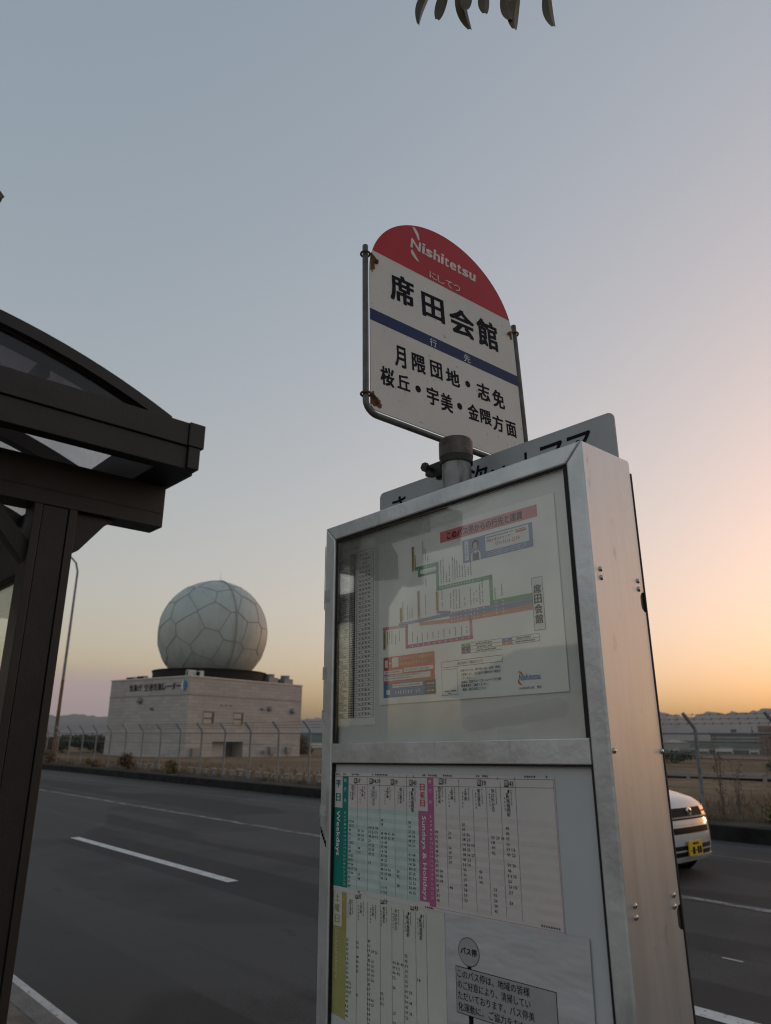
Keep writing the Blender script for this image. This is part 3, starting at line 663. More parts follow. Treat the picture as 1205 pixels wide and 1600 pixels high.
# ---- weekday / Sunday sheet
wk = Sheet('timetable_sheet', 'upper timetable sheet with a teal weekday half and a mauve Sunday half', 'timetable', 26, -681.5, 521.5, -482.5, 9.6, 'paper_pink')
def heads(sh, items, z):
    for x, n in items:
        b_ = 'route_badge#%d%d' % (x, z); sh.rect(b_, 'ink', x, z - 9, x + 8.4, z, -.5); sh.text(b_ + 't', 'print_white', '関', x + 1, z - 8, x + 7.4, z - 1, -.8)
        sh.text('lettering', 'ink', n, x + 9.6, z - 8.3, x + 9.6 + 4.0 * len(n), z - .8, off=.01)
def dests(sh, items, z, sz=6.4):
    for x, n in items:
        sh.col('lettering', 'ink', n, x, z, sz, off=.012)
        microtext(sh, 'small_print', 'grey_ink', x + 5.4, z - 24, x + 7.2, z, 3.2); microtext(sh, 'small_print', 'grey_ink', x - 7, z - 30, x - 5.6, z - 6, 5)
def times(sh, cols, ztop, pitch, m='ink'):
    for x, spec in cols:
        for row, n in spec:
            for k in range(n):
                sh.text('times', m, '%02d' % rnd.randrange(0, 60), x + k * 9.2 - 3.1, ztop - row * pitch - 4.3, x + k * 9.2 + 3.1, ztop - row * pitch, -.8, off=.008)
def rows(a, b, n=1, skip=()): return [(r, n) for r in range(a, b) if r not in skip]
wk.rect('weekday_heading', 'teal', 53.8, -673.5, 70.5, -489.6); wk.rect('weekday_heading', 'teal', 29.5, -673.5, 53.9, -543.5)
wk.text('heading_lettering', 'teal', '平', 34.5, -508.5, 49, -496, off=.03); wk.text('heading_lettering', 'teal', '日', 35.5, -532.5, 48.5, -519, off=.03)
wk.text('heading_lettering', 'print_white', 'Weekdays', 35.5, -624, 48.5, -548.5, rot=-90, off=.025, res=2)
wk.text('heading_lettering', 'print_white', '行', 59, -515, 65.5, -508); wk.text('heading_lettering', 'print_white', '先', 59, -534, 65.5, -527); wk.text('heading_lettering', 'print_white', '時', 59, -500, 65.5, -493)
for k in range(19): wk.text('hour_digits', 'print_white', str(5 + k), 60, -549.8 - 6.45 * k - 3.6, 65, -549.8 - 6.45 * k, -.8)
for k in range(19):
    z1 = -541.5 - k * 6.95
    wk.rect('weekday_rows', 'teal_pale' if k % 2 == 0 else 'teal_pale2', 70.6, z1 - 6.95, 250, z1, -.3)
wk.rect('sunday_heading', 'mauve', 271.8, -676.5, 286, -487); wk.rect('sunday_heading', 'mauve', 250.2, -671.5, 272, -539)
for i, ch in enumerate('日祝日'): wk.text('heading_lettering', 'pink_text', ch, 255, -507.5 - i * 12.3, 266, -497 - i * 12.3, off=.03)
wk.text('heading_lettering', 'print_white', 'Sundays & Holidays', 256.5, -669, 268, -546.5, rot=-90, off=.02, res=2)
wk.text('heading_lettering', 'print_white', '行', 276, -511, 282, -505); wk.text('heading_lettering', 'print_white', '先', 276, -528, 282, -522); wk.text('heading_lettering', 'print_white', '時', 276, -497, 282, -491)
for k in range(19): wk.text('hour_digits', 'print_white', str(5 + k), 276.5, -545 - 6.5 * k - 3.6, 281.5, -545 - 6.5 * k, -.8)
for k in range(0, 19, 2): wk.rect('sunday_rows', 'pink_pale', 286, -541 - k * 6.95 - 6.95, 519, -541 - k * 6.95, -.3)
for x in (96, 124, 156, 194, 223, 312.6, 341, 369.5, 396.5, 424.3, 452.6): wk.line('ruling', 'grey_ink', [(x, -489.8 if x in (124, 156, 223, 341, 396.5, 424.3, 452.6) else -502.5), (x, -672)], .55)
wk.line('ruling', 'grey_ink', [(29, -489.5), (519.5, -485.5)], .6); wk.line('ruling', 'grey_ink', [(71, -502.5), (251, -502)], .5); wk.line('ruling', 'grey_ink', [(287, -500.5), (519.5, -496.5)], .5)
wk.line('border', 'mauve', [(519.8, -484.5), (520.6, -676.5)], .6); wk.line('border', 'mauve', [(286, -677.6), (520.5, -676.5)], .5)
heads(wk, [(86, '37'), (128.5, '38,39'), (184, '39'), (229.5, '43')], -491.6); heads(wk, [(298, '37'), (379, '39'), (432, '43')], -488.2)
dests(wk, [(83, '四王寺坂'), (110, '上宇美'), (140, 'ひばりが丘'), (176, '上宇美'), (209, '桜丘第五'), (237, 'JR南福岡駅')], -504.5, 5.8)
dests(wk, [(299, '四王寺坂'), (326, '上宇美'), (355, '上宇美'), (382, '桜丘第五'), (409.5, 'ひばりが丘'), (438, 'JR南福岡駅')], -501, 5.8)
for x0, x1 in ((34, 48), (56, 66), (80, 100), (136, 176), (262, 300), (308, 330), (378, 404), (470, 492), (508, 516)): microtext(wk, 'small_print', 'grey_ink', x0, -487.3 + (x0 - 30) * .008, x1, -484.2 + (x0 - 30) * .008, 4.2)
for x in (190, 207, 223, 240, 420, 452): wk.line('small_print', 'grey_ink', [(x, -488), (x, -484)], .8)
times(wk, [(75.5, rows(1, 17)), (83.5, [(1, 1), (2, 1), (6, 1), (9, 1), (10, 1), (11, 1), (12, 2), (13, 1)]), (101.5, [(3, 2), (4, 2), (5, 2), (7, 1), (8, 1), (13, 1), (14, 1), (17, 1)]), (129.5, [(2, 3), (3, 3), (4, 3), (5, 1), (6, 2), (7, 2), (8, 2), (10, 1)]),
           (161.5, [(0, 1), (1, 1)] + rows(3, 14, 2) + [(15, 2), (16, 2)]), (180, [(3, 2), (4, 2), (11, 1), (12, 1)]), (201, [(11, 1), (12, 1), (14, 1)]), (229.5, [(0, 1), (1, 1)] + rows(2, 16, 2, (6,)))], -556, 6.95)
times(wk, [(290.5, rows(2, 17)), (299, [(10, 1), (11, 1), (12, 1)]), (319, [(2, 1), (3, 1), (5, 1), (6, 1), (7, 1), (8, 1), (13, 1)]), (348.5, rows(0, 16)), (357.5, rows(2, 9)), (366, [(4, 1), (6, 1)]), (379.5, [(9, 1), (10, 1), (11, 1)]), (406, [(2, 3), (3, 1), (4, 1), (5, 1), (12, 1), (13, 1), (14, 1), (15, 1), (16, 1)]),
           (434, rows(0, 15, 1, (6, 13))), (443, [(4, 1), (5, 1), (7, 1), (9, 1), (11, 1)])], -552, 7.0)
microtext(wk, 'small_print', 'grey_ink', 484, -674.5, 515, -671.6, 4); microtext(wk, 'small_print', 'ink', 262, -680, 284, -677.4, 4)
wk.done()

# ---- Saturday sheet
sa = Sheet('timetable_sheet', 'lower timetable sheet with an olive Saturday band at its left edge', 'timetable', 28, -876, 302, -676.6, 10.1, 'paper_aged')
sa.rect('saturday_heading', 'olive', 30.5, -873.5, 55.2, -736.5); sa.rect('saturday_heading', 'olive', 55, -873.5, 67.5, -742); sa.rect('saturday_heading', 'olive_dark', 55.4, -742, 68, -678)
for i, ch in enumerate('土曜日'): sa.text('heading_lettering', 'olive', ch, 36.5, -697.5 - i * 17, 49, -685 - i * 17, off=.01)
sa.text('heading_lettering', 'olive_text', 'Saturdays', 37, -817, 48, -741, rot=-90, off=.02, res=2)
sa.text('heading_lettering', 'olive_text', '行', 58.5, -699, 65, -692); sa.text('heading_lettering', 'olive_text', '先', 58.5, -716, 65, -709)
for x in (96, 124, 156, 184, 211.5, 239, 263): sa.line('ruling', 'grey_ink', [(x, -689), (x, -876)], .55)
heads(sa, [(91, '37'), (156.5, '39'), (228, '43')], -678.6)
dests(sa, [(79, '四王寺坂'), (107, '上宇美'), (138, '上宇美'), (165, '桜丘第五'), (194, 'ひばりが丘'), (222, 'JR南福岡駅'), (251, 'JR南福岡駅')], -691, 5.6)
times(sa, [(71.5, rows(1, 18)), (79, [(10, 1), (11, 1), (12, 1)]), (98.5, [(1, 1), (2, 1), (4, 1), (5, 1), (6, 1), (7, 1), (12, 1)]), (128, rows(0, 19)), (137, [(2, 2), (4, 1), (5, 1), (6, 1), (7, 1), (8, 1), (12, 1), (13, 1)]), (160, [(10, 1), (11, 1), (12, 1)]),
           (189, [(3, 3), (4, 2), (5, 2), (6, 1), (8, 1), (13, 1), (15, 1), (16, 1), (17, 1)]), (217, rows(1, 14) + [(16, 1), (17, 1)]), (226, [(8, 1), (10, 1), (12, 1)]), (245, [(5, 1)])], -745, 7.0)
sa.done()
sl = Sheet('paper_slip', 'plain pale slip at the foot of the lower panel below the Saturday timetable', 'paper slip', 30, -925, 300, -868, 9.0, 'white_back', poly=[(30, -925), (300, -925), (300, -896), (32, -870)]); sl.done()

# ---- litter notice in a plastic sleeve
no = Sheet('notice_sheet', 'crinkled grey notice printed with a small bus stop sign and four lines of Japanese', 'notice', 307, -915, 559, -677, 7.8, 'film', poly=[(307, -915), (556, -915), (559, -677), (307, -680.5)])
cx_, cz_ = 351.6, -726.3
no.poly('sign_print', 'ink', [(cx_ + 20.6 * cos(a), cz_ + 18.9 * sin(a)) for a in [2 * pi * k / 32 for k in range(32)]], -.35)
no.poly('sign_print', 'notice_grey', [(cx_ + 19.7 * cos(a), cz_ + 18.0 * sin(a)) for a in [2 * pi * k / 32 for k in range(32)]], -.5)
no.text('lettering', 'ink', 'バス停', 336, -730.5, 367.5, -721, -.9, off=.04, res=2)
no.rect('sign_print', 'ink', 348, -749, 355.5, -744.6, -.4); no.rect('sign_print', 'ink', 347.5, -822, 356, -806, -.4)
no.poly('sign_print', 'ink', [(352 + 17 * cos(a), -824 + 5 * sin(a)) for a in [2 * pi * k / 20 for k in range(20)]], -.45)
no.rect('sign_print', 'ink', 324.5, -807.4, 502.5, -747.6, -.35); no.rect('sign_print', 'notice_grey', 325.6, -806.4, 501.4, -748.6, -.5)
for i, (st, x1) in enumerate((('このバス停は、地域の皆様', 459), ('のご好意により、清掃してい', 459), ('ただいております。バス停美', 465), ('化運動に、ご協力をおねがい', 472))):
    z = -762 - i * 13.9; no.text('lettering', 'ink', st, 328, z, x1, z + 11, -.9, off=.012, res=2)
no.done()

# ================================================================== BUS SHELTER
SX, SXE = -2.444, -6.1          # near gable and far end
sh = thing('bus_shelter', 'dark bronze bus shelter with a low curved translucent roof on square posts', 'bus shelter', loc=(-2.75, 0.8, 0.15))
def S3(x, y, z): return (x + 2.75, y - 0.8, z - 0.15)
def sbox(x0, y0, z0, x1, y1, z1, mb=None):
    a = S3(x0, y0, z0); b = S3(x1, y1, z1); return (mb or MB()).box(*[min(p, q) for p, q in zip(a, b)], *[max(p, q) for p, q in zip(a, b)])
def roofz(y): return 2.966 - 0.234 * (y - 0.13) ** 2
YL, YR = -0.83, 1.09
def arch_strip(x0, x1, dz0, dz1, ya=YL, yb=YR, n=28):
    mb = MB(); pts = []
    for k in range(n + 1):
        y = ya + (yb - ya) * k / n; z = roofz(y)
        pts.append((S3(x0, y, z + dz0), S3(x1, y, z + dz0), S3(x1, y, z + dz1), S3(x0, y, z + dz1)))
    vs = [p for q in pts for p in q]; fs = [(0, 1, 2, 3), tuple(4 * n + i for i in (3, 2, 1, 0))]
    for k in range(n):
        for i in range(4): fs.append((4 * k + i, 4 * k + (i + 1) % 4, 4 * k + 4 + (i + 1) % 4, 4 * k + 4 + i))
    return mb.add(vs, fs)
for xb in (-2.691, -5.6):
    b = sbox(xb, -0.95, 2.40, xb - 0.115, 1.2075, 2.572); 
    bo = b.build('cross_beam', 'bronze', sh, bevel=0.002)
    sbox(xb + 0.0015, -0.95, 2.455, xb - 0.05, 1.2, 2.4575).build('beam_seam', 'gasket', bo)
    for yy in (0.0, 1.0):
        y0 = 0.724 if yy else -0.70
        pz = 0.152
        post = sbox(xb - 0.006, y0 + 0.031, pz, xb - 0.112, y0 + 0.120, 2.40).build('post', 'bronze', sh, bevel=0.002)
        sbox(xb - 0.001, y0, pz, xb - 0.108, y0 + 0.0285, 2.40).build('post_flange', 'bronze2', post, bevel=0.002)
        sbox(xb - 0.001, y0 + 0.1225, pz, xb - 0.108, y0 + 0.151, 2.40).build('post_flange', 'bronze2', post, bevel=0.002)
        sbox(xb + 0.03, y0 - 0.05, 0.15, xb - 0.15, y0 + 0.2, 0.162).build('post_base', 'bronze2', post)
        d = 1 if yy else -1; ye = y0 + 0.151 if yy else y0
        MB().prism([(ye, 2.40), (ye + d * 0.155, 2.40), (ye + d * 0.113, 2.367), (ye + d * 0.030, 2.258), (ye, 2.240)], xb - 0.03, xb - 0.085, lambda a, b_, e: S3(e, a, b_)).build('gusset', 'bronze', sh)
# gable: stepped tie beam, arched edge, smoked pane
for gx, sg in ((SX, 1), (SXE, -1)):
    sbox(gx, -0.93, 2.572, gx - sg * 0.06, 1.165, 2.662).build('gable_tie_lower', 'bronze', sh, bevel=0.002)
    sbox(gx + sg * 0.010, -0.93, 2.6635, gx - sg * 0.05, 1.160, 2.757).build('gable_tie_upper', 'bronze', sh, bevel=0.002)
    arch_strip(gx + sg * 0.004, gx - sg * 0.055, -0.030, 0.014).build('arch_edge', 'bronze2', sh)
    pn = [(y, roofz(y) - 0.031) for y in [YL + 0.14 + (YR - YL - 0.28) * k / 24 for k in range(25)]]
    MB().prism([(YL + 0.14, 2.758)] + pn + [(YR - 0.14, 2.758)], gx - sg * 0.026, gx - sg * 0.030, lambda a, b_, e: S3(e, a, b_)).build('gable_pane', 'smoked', sh)
arch_strip(SX - 0.058, SX - 0.16, -0.020, -0.004).build('roof_flashing', 'lined', sh)
arch_strip(SX - 0.161, SXE + 0.06, 0.0, 0.005).build('roof_sheet', 'roof_sheet', sh)
for x in (-3.25, -4.2, -5.15):
    arch_strip(x, x - 0.06, -0.065, -0.002).build('roof_rib', 'bronze2', sh)
for y in (-0.42, 0.13, 0.66):
    z = roofz(y); sbox(SX - 0.161, y - 0.022, z - 0.05, SXE + 0.06, y + 0.022, z - 0.003).build('purlin', 'bronze2', sh)
for y0, y1 in ((1.068, 1.225), (-0.965, -0.808)):
    gt = sbox(SX - 0.062, y0, 2.575, SXE + 0.062, y1, 2.75).build('gutter', 'bronze', sh)
    for gx, sg in ((SX, 1), (SXE, -1)):
        ym = (y0 + y1) / 2; o = 1 if y0 > 0 else -1
        a0, a1 = sorted((1.1665 * o if o > 0 else -0.931, 1.214 * o if o > 0 else -0.965))
        sbox(gx + sg * 0.012, a0, 2.575, gx - sg * 0.061, a1, 2.662, None).build('gutter_cap', 'bronze', gt, bevel=0.002)
        a0, a1 = sorted((1.1615 * o if o > 0 else -0.931, 1.226 * o if o > 0 else -0.975))
        sbox(gx + sg * 0.016, a0, 2.6635, gx - sg * 0.061, a1, 2.760).build('gutter_cap', 'bronze', gt, bevel=0.002)
# roadside and rear wind screens
for yy in (0.80, -0.62):
    sbox(-2.81, yy - 0.03, 2.19, -5.49, yy + 0.03, 2.33).build('screen_rail', 'bronze2', sh)
    sbox(-2.81, yy - 0.025, 1.60, -5.49, yy + 0.025, 1.66).build('screen_rail', 'bronze2', sh)
    sbox(-2.81, yy - 0.012, 0.35, -5.49, yy + 0.012, 1.60).build('screen_panel', 'lined', sh)
    sbox(-2.81, yy - 0.003, 1.66, -5.49, yy + 0.003, 2.19).build('screen_pane', 'clear_pane', sh)
MB().prism([(0.724, 2.185), (0.724, 2.265), (0.60, 2.40), (0.53, 2.40)], -2.72, -2.78, lambda a, b_, e: S3(e, a, b_)).build('diagonal_brace', 'bronze', sh)

# ================================================================== WEATHER RADAR BUILDING
M['block'] = mat('pale_block_wall', (0.40, 0.375, 0.35), 0.85, var=0.07, scale=0.6)
n, l, p = nodes(M['block'])
co = n.new('ShaderNodeTexCoord'); bk = n.new('ShaderNodeTexBrick'); bk.inputs['Scale'].default_value = 1.0
bk.inputs['Brick Width'].default_value = 0.8; bk.inputs['Row Height'].default_value = 0.28; bk.inputs['Mortar Size'].default_value = 0.012; bk.inputs['Bias'].default_value = -0.1
bk.inputs['Color1'].default_value = (0.44, 0.42, 0.405, 1); bk.inputs['Color2'].default_value = (0.36, 0.345, 0.335, 1); bk.inputs['Mortar'].default_value = (0.29, 0.27, 0.255, 1)
spx = n.new('ShaderNodeSeparateXYZ'); cbx = n.new('ShaderNodeCombineXYZ'); adx = n.new('ShaderNodeMath'); adx.operation = 'ADD'
l.new(co.outputs['Object'], spx.inputs[0]); l.new(spx.outputs[0], adx.inputs[0]); l.new(spx.outputs[1], adx.inputs[1])
l.new(adx.outputs[0], cbx.inputs[0]); l.new(spx.outputs[2], cbx.inputs[1]); l.new(cbx.outputs[0], bk.inputs['Vector']); l.new(bk.outputs['Color'], p.inputs['Base Color'])
overlay(M['block'], 0.5, 0.5, 0.75, (0.31, 0.295, 0.28), stretch=(1, 1, 0.3), detail=6, fac=0.5)
M['radome'] = mat('radome_white', (0.44, 0.485, 0.465), 0.55, var=0.05, scale=0.5)
overlay(M['radome'], 1.1, 0.5, 0.72, (0.34, 0.355, 0.335), stretch=(1.6, 1.6, 0.18), detail=5, fac=0.6)
M['seam'] = mat('radome_seam', (0.31, 0.33, 0.32), 0.8)
M['dark_band'] = mat('dark_plinth', (0.022, 0.021, 0.021), 0.75, spec=.2)
M['white_metal'] = mat('white_painted_metal', (0.55, 0.54, 0.52), 0.5, var=0.1, scale=4)
M['grey_metal'] = mat('grey_painted_metal', (0.22, 0.235, 0.25), 0.5, var=0.12, scale=4)
M['pane_dark'] = mat('dark_window', (0.10, 0.095, 0.08), 0.2)
M['blind'] = mat('cream_blind', (0.42, 0.40, 0.36), 0.7)
M['shade_brown'] = mat('louvre_brown', (0.13, 0.11, 0.10), 0.6)
vR = Vector((-0.203, 0.979, 0)); vL = Vector((-0.979, -0.203, 0)); C0 = Vector((-55.11, 28.40, 0.0))
rb = thing('radar_building', 'pale block weather radar building with a large white faceted dome on its flat roof', 'radar building', loc=C0)
LR, LL, HT = 13.2, 10.7, 6.25
def B3(a, b, z): q = vR * a + vL * b; return (q.x, q.y, z)
def bbox(a0, b0, z0, a1, b1, z1, mb=None):
    return (mb or MB()).add([B3(a, b, z) for z in (z0, z1) for a, b in ((a0, b0), (a1, b0), (a1, b1), (a0, b1))], [(0, 3, 2, 1), (4, 5, 6, 7), (0, 1, 5, 4), (1, 2, 6, 5), (2, 3, 7, 6), (3, 0, 4, 7)])
gs0, gs1 = 0.21 * LR, 0.465 * LR                      # the garage recess
w = MB()
w.add([B3(0, 0, -1.5), B3(0, LL, -1.5), B3(0, LL, HT), B3(0, 0, HT)], [(0, 1, 2, 3)])
w.add([B3(LR, 0, -1.5), B3(LR, LL, -1.5), B3(LR, LL, HT), B3(LR, 0, HT)], [(0, 1, 2, 3)])
w.add([B3(0, LL, -1.5), B3(LR, LL, -1.5), B3(LR, LL, HT), B3(0, LL, HT)], [(0, 1, 2, 3)])
for a0, a1, z0, z1 in ((0, gs0, -1.5, HT), (gs1, LR, -1.5, HT), (gs0, gs1, 1.25, HT)):
    w.add([B3(a0, 0, z0), B3(a1, 0, z0), B3(a1, 0, z1), B3(a0, 0, z1)], [(0, 1, 2, 3)])
w.add([B3(gs0, 0, -1.5), B3(gs0, 1.6, -1.5), B3(gs0, 1.6, 1.25), B3(gs0, 0, 1.25)], [(0, 1, 2, 3)]); w.add([B3(gs1, 0, -1.5), B3(gs1, 1.6, -1.5), B3(gs1, 1.6, 1.25), B3(gs1, 0, 1.25)], [(0, 1, 2, 3)])
w.add([B3(gs0, 0, 1.25), B3(gs1, 0, 1.25), B3(gs1, 1.6, 1.25), B3(gs0, 1.6, 1.25)], [(0, 1, 2, 3)])
w.build('wall', 'block', rb)
bbox(0.25, 0.25, HT - 0.6, LR - 0.25, LL - 0.25, HT - 0.25).build('roof', 'grey_metal', rb)
cp = MB()
bbox(-0.06, -0.06, HT + 0.002, LR + 0.06, 0.24, HT + 0.10, cp); bbox(-0.06, LL - 0.24, HT + 0.002, LR + 0.06, LL + 0.06, HT + 0.10, cp); bbox(-0.06, 0.245, HT + 0.002, 0.24, LL - 0.245, HT + 0.10, cp); bbox(LR - 0.24, 0.245, HT + 0.002, LR + 0.06, LL - 0.245, HT + 0.10, cp)
cp.build('coping', 'white_metal', rb)
cj = MB(); bbox(-0.02, -0.03, HT - 1.42, LR, -0.002, HT - 1.34, cj); bbox(-0.03, 0.0, HT - 1.42, -0.002, LL, HT - 1.34, cj)
cj.build('string_course', 'grey_metal', rb)
bbox(gs0 + 0.02, 1.0, -1.5, gs0 + 0.62 * (gs1 - gs0), 1.12, 1.22).build('roller_door', 'white_metal', rb)
bbox(gs0 + 0.62 * (gs1 - gs0), 1.3, -1.5, gs1 - 0.02, 1.42, 1.22).build('recess_door', 'shade_brown', rb)
for u in (0.165, 0.41):
    a0 = u * LR; f_ = bbox(a0 - 0.55, -0.05, 2.62, a0 + 0.55, 0.02, 3.52).build('window', 'blind', rb)
    bbox(a0 - 0.55, -0.075, 3.52, a0 + 0.55, 0.02, 3.60).build('window_head', 'shade_brown', f_)
    bbox(a0 + 0.28, -0.065, 2.66, a0 + 0.52, -0.052, 3.50).build('pane', 'pane_dark', f_); bbox(a0 - 0.52, -0.065, 3.0, a0 + 0.26, -0.052, 3.12).build('slat', 'shade_brown', f_)
def vent(a, b, z, r, face):
    m_ = MB(); 
    ax = 'x'
    m_.lathe([(r, 0.0), (r, 0.12), (r * 0.8, 0.30), (r * .5, 0.34)], n=16, axis='x')
    o = m_.build('vent_hood', 'grey_metal', rb, smooth=True)
    nrm = -vL if face == 'R' else -vR
    o.location = B3(a, b, z); o.rotation_euler = (0, 0, atan2(nrm.y, nrm.x))
for u, z, r in ((0.68, 4.05, .23), (0.61, 4.0, .1), (0.905, 3.95, .26)): vent(u * LR, 0, z, r, 'R')
for u, z, r in ((0.58, 4.52, .27), (0.42, 3.82, .12)): vent(0, u * LL, z, r, 'L')
for u in (0.26, 0.30, 0.34): bbox(u * LR - .07, -.08, 4.1, u * LR + .07, -.002, 4.2).build('wall_light', 'grey_metal', rb)
for u, z0, z1, wd in ((0.07, 0.05, 0.75, .35), (0.72, 0.25, 0.85, .38), (0.875, 0.3, 0.8, .3), (0.645, 0.3, 0.5, .12)): bbox(u * LR - wd, -.3, z0, u * LR + wd, -.002, z1).build('wall_cabinet', 'grey_metal', rb)
# lettering on the left face (reads towards the corner)
Pl = lambda x, z, e: B3(-0.05 - e, LL - x, z)
t = MB()
for i, ch in enumerate('気象庁'): put(t, Pl, ch, 2.75 + i * .62, 5.28, 3.32 + i * .62, 5.86, 0, .014)
for i, ch in enumerate('空港気象レーダー'): put(t, Pl, ch, 4.86 + i * .60, 5.28 if ch != 'ー' else 5.53, 5.42 + i * .60, 5.86 if ch != 'ー' else 5.63, 0, .014)
t.build('wall_lettering', 'sign_ink', rb)
em = MB().add([Pl(10.05 + .34 * cos(a), 5.60 + .40 * sin(a), 0) for a in [2 * pi * k / 24 for k in range(24)]], [tuple(range(24))]).build('wall_emblem', M.setdefault('emblem_blue', mat('emblem_blue', (0.05, 0.16, 0.42), 0.5)), rb)
cr = [(10.05 + .34 * cos(a), 5.60 + .40 * sin(a)) for a in [pi * .5 + pi * k / 12 for k in range(13)]] + [(10.05 + .13 * cos(a), 5.60 + .40 * sin(a)) for a in [pi * 1.5 - pi * k / 12 for k in range(1, 12)]]
MB().add([Pl(a, b, 0.012) for a, b in cr], [tuple(range(len(cr)))]).build('emblem_crescent', 'print_white', em)
# rooftop plant
for a0, b0, wa, wb, h in ((0.5, 0.9, 0.8, 0.35, 1.0), (1.4, 0.5, 0.35, 0.9, 0.95), (0.6, 8.3, .4, 1.2, .55), (0.6, 6.9, .4, 1.1, .62)):
    u_ = bbox(a0, b0, HT - 0.24, a0 + wa, b0 + wb, HT + h * .62).build('rooftop_unit', 'white_metal', rb)
    m_ = MB(); bbox(a0 - .012, b0 + .1, HT + .12, a0 - .002, b0 + wb - .1, HT + h * .55, m_); m_.build('unit_grille', 'dark_band', u_)
for a0 in (9.3, 11.3):
    u_ = bbox(a0, 0.5, HT - 0.24, a0 + 1.15, 1.5, HT + 0.60).build('rooftop_unit', 'grey_metal', rb)
    m_ = MB().lathe([(.42, 0), (.42, .28), (.46, .30)], n=18); o = m_.build('unit_fan', 'grey_metal', u_); o.location = B3(a0 + .58, 1.0, HT + .60)
DC = Vector((-61.504 - C0.x, 33.610 - C0.y, 10.75))
MB().lathe([(5.05, HT - 0.24), (5.05, HT + 0.86), (5.12, HT + 0.87), (5.12, HT + 0.98), (3.2, HT + 1.0)], (DC.x, DC.y, 0), 64).build('dome_plinth', 'dark_band', rb, smooth=True)
RD = 4.95
def build_dome():
    bm = bmesh.new(); bmesh.ops.create_uvsphere(bm, u_segments=72, v_segments=48, radius=RD)
    bmesh.ops.bisect_plane(bm, geom=bm.verts[:] + bm.edges[:] + bm.faces[:], plane_co=(0, 0, -3.45), plane_no=(0, 0, -1), clear_outer=True)
    me = bpy.data.meshes.new('radome'); bm.to_mesh(me); bm.free()
    o = bpy.data.objects.new('radome', me); COL.objects.link(o); me.materials.append(M['radome']); o.parent = rb; o.location = DC
    for f_ in me.polygons: f_.use_smooth = True
    bm = bmesh.new(); rot = Matrix.Rotation(0.75, 3, 'Z') @ Matrix.Rotation(0.55, 3, 'X'); NPT = 62
    for k in range(NPT):
        zz = 1 - 2 * (k + .5) / NPT; aa = k * pi * (3 - sqrt(5)); q = sqrt(1 - zz * zz); bm.verts.new((q * cos(aa), q * sin(aa), zz))
    bmesh.ops.convex_hull(bm, input=bm.verts[:]); bm.faces.ensure_lookup_table()
    for q, f_ in enumerate(bm.faces): f_.index = q
    cen = {f_.index: (rot @ f_.normal).normalized() for f_ in bm.faces}
    cen = {k: (v if v.dot(rot @ [f_ for f_ in bm.faces if f_.index == k][0].calc_center_median()) > 0 else -v) for k, v in cen.items()}
    s_ = MB()
    for e in bm.edges:
        if len(e.link_faces) != 2: continue
        a, b = [cen[f_.index] for f_ in e.link_faces]
        if (a - b).length < .06: continue
        pp = [(a.lerp(b, k / 4)).normalized() * (RD + .008) for k in range(5)]
        if min(q.z for q in pp) > -3.4: s_.tube(pp, 0.036, 5)
    bm.free()
    s_.build('panel_seam', 'seam', o)
    d0 = (-Vector((DC.x + C0.x, DC.y + C0.y, 0))).normalized(); sd = Vector((-d0.y, d0.x, 0))
    base = (d0 * 0.92 + sd * 0.40).normalized()
    pp = []
    for k in range(25):
        a = radians(86 - 128 * k / 24); q = Vector((base.x * cos(a), base.y * cos(a), sin(a))) * (RD + .05)
        if q.z > -3.4: pp.append(q)
    MB().tube(pp, 0.055, 6).build('conductor_cable', 'seam', o)
    MB().tube([(-.3, .5, RD - .1), (-.3, .5, RD + 1.0)], .012, 6).build('lightning_rod', 'grey_metal', o)
    MB().lathe([(.22, RD - .06), (.2, RD + .1), (.05, RD + .14)], n=14).build('dome_cap', 'white_metal', o)
build_dome()

# ================================================================== AIRFIELD FENCE
M['fence_post'] = mat('fence_galvanised', (0.20, 0.225, 0.245), 0.55, 0.3, var=0.2, scale=6)
M['wire'] = mat('fence_wire', (0.15, 0.16, 0.17), 0.6, 0.3)
def chain_mat():
    m = bpy.data.materials.new('chain_link'); m.use_nodes = True; n = m.node_tree.nodes; l = m.node_tree.links; p = n['Principled BSDF']
    p.inputs['Base Color'].default_value = (0.20, 0.21, 0.215, 1); p.inputs['Roughness'].default_value = .6
    co = n.new('ShaderNodeTexCoord'); sp = n.new('ShaderNodeSeparateXYZ'); l.new(co.outputs['Object'], sp.inputs[0])
    outs = []
    for op in ('ADD', 'SUBTRACT'):
        a = n.new('ShaderNodeMath'); a.operation = op; l.new(sp.outputs[0], a.inputs[0]); l.new(sp.outputs[2], a.inputs[1])
        b = n.new('ShaderNodeMath'); b.operation = 'PINGPONG'; b.inputs[1].default_value = 0.035; l.new(a.outputs[0], b.inputs[0])
        c = n.new('ShaderNodeMath'); c.operation = 'LESS_THAN'; c.inputs[1].default_value = 0.0016; l.new(b.outputs[0], c.inputs[0]); outs.append(c)
    d = n.new('ShaderNodeMath'); d.operation = 'MAXIMUM'; l.new(outs[0].outputs[0], d.inputs[0]); l.new(outs[1].outputs[0], d.inputs[1])
    l.new(d.outputs[0], p.inputs['Alpha']); return m
M['chain'] = chain_mat()
FY = 14.4
fence = thing('airfield_fence', 'long grey chain-link airfield fence with bent post tops and barbed wire along the verge', 'fence', loc=(-19.93, FY, 0.24))
fx = [-19.60 + 1.75 * k for k in range(-34, 7)] + [-7.0 + 1.54 * k for k in range(0, 16)]
for i, x in enumerate(fx):
    X = x + 19.93; m_ = MB()
    m_.tube([(X, 0, -0.1), (X, 0, 1.55), (X - 0.01, -0.04, 1.63), (X - 0.12, -0.20, 1.88)], 0.036, 8)
    m_.build('post', 'fence_post', fence, smooth=True)
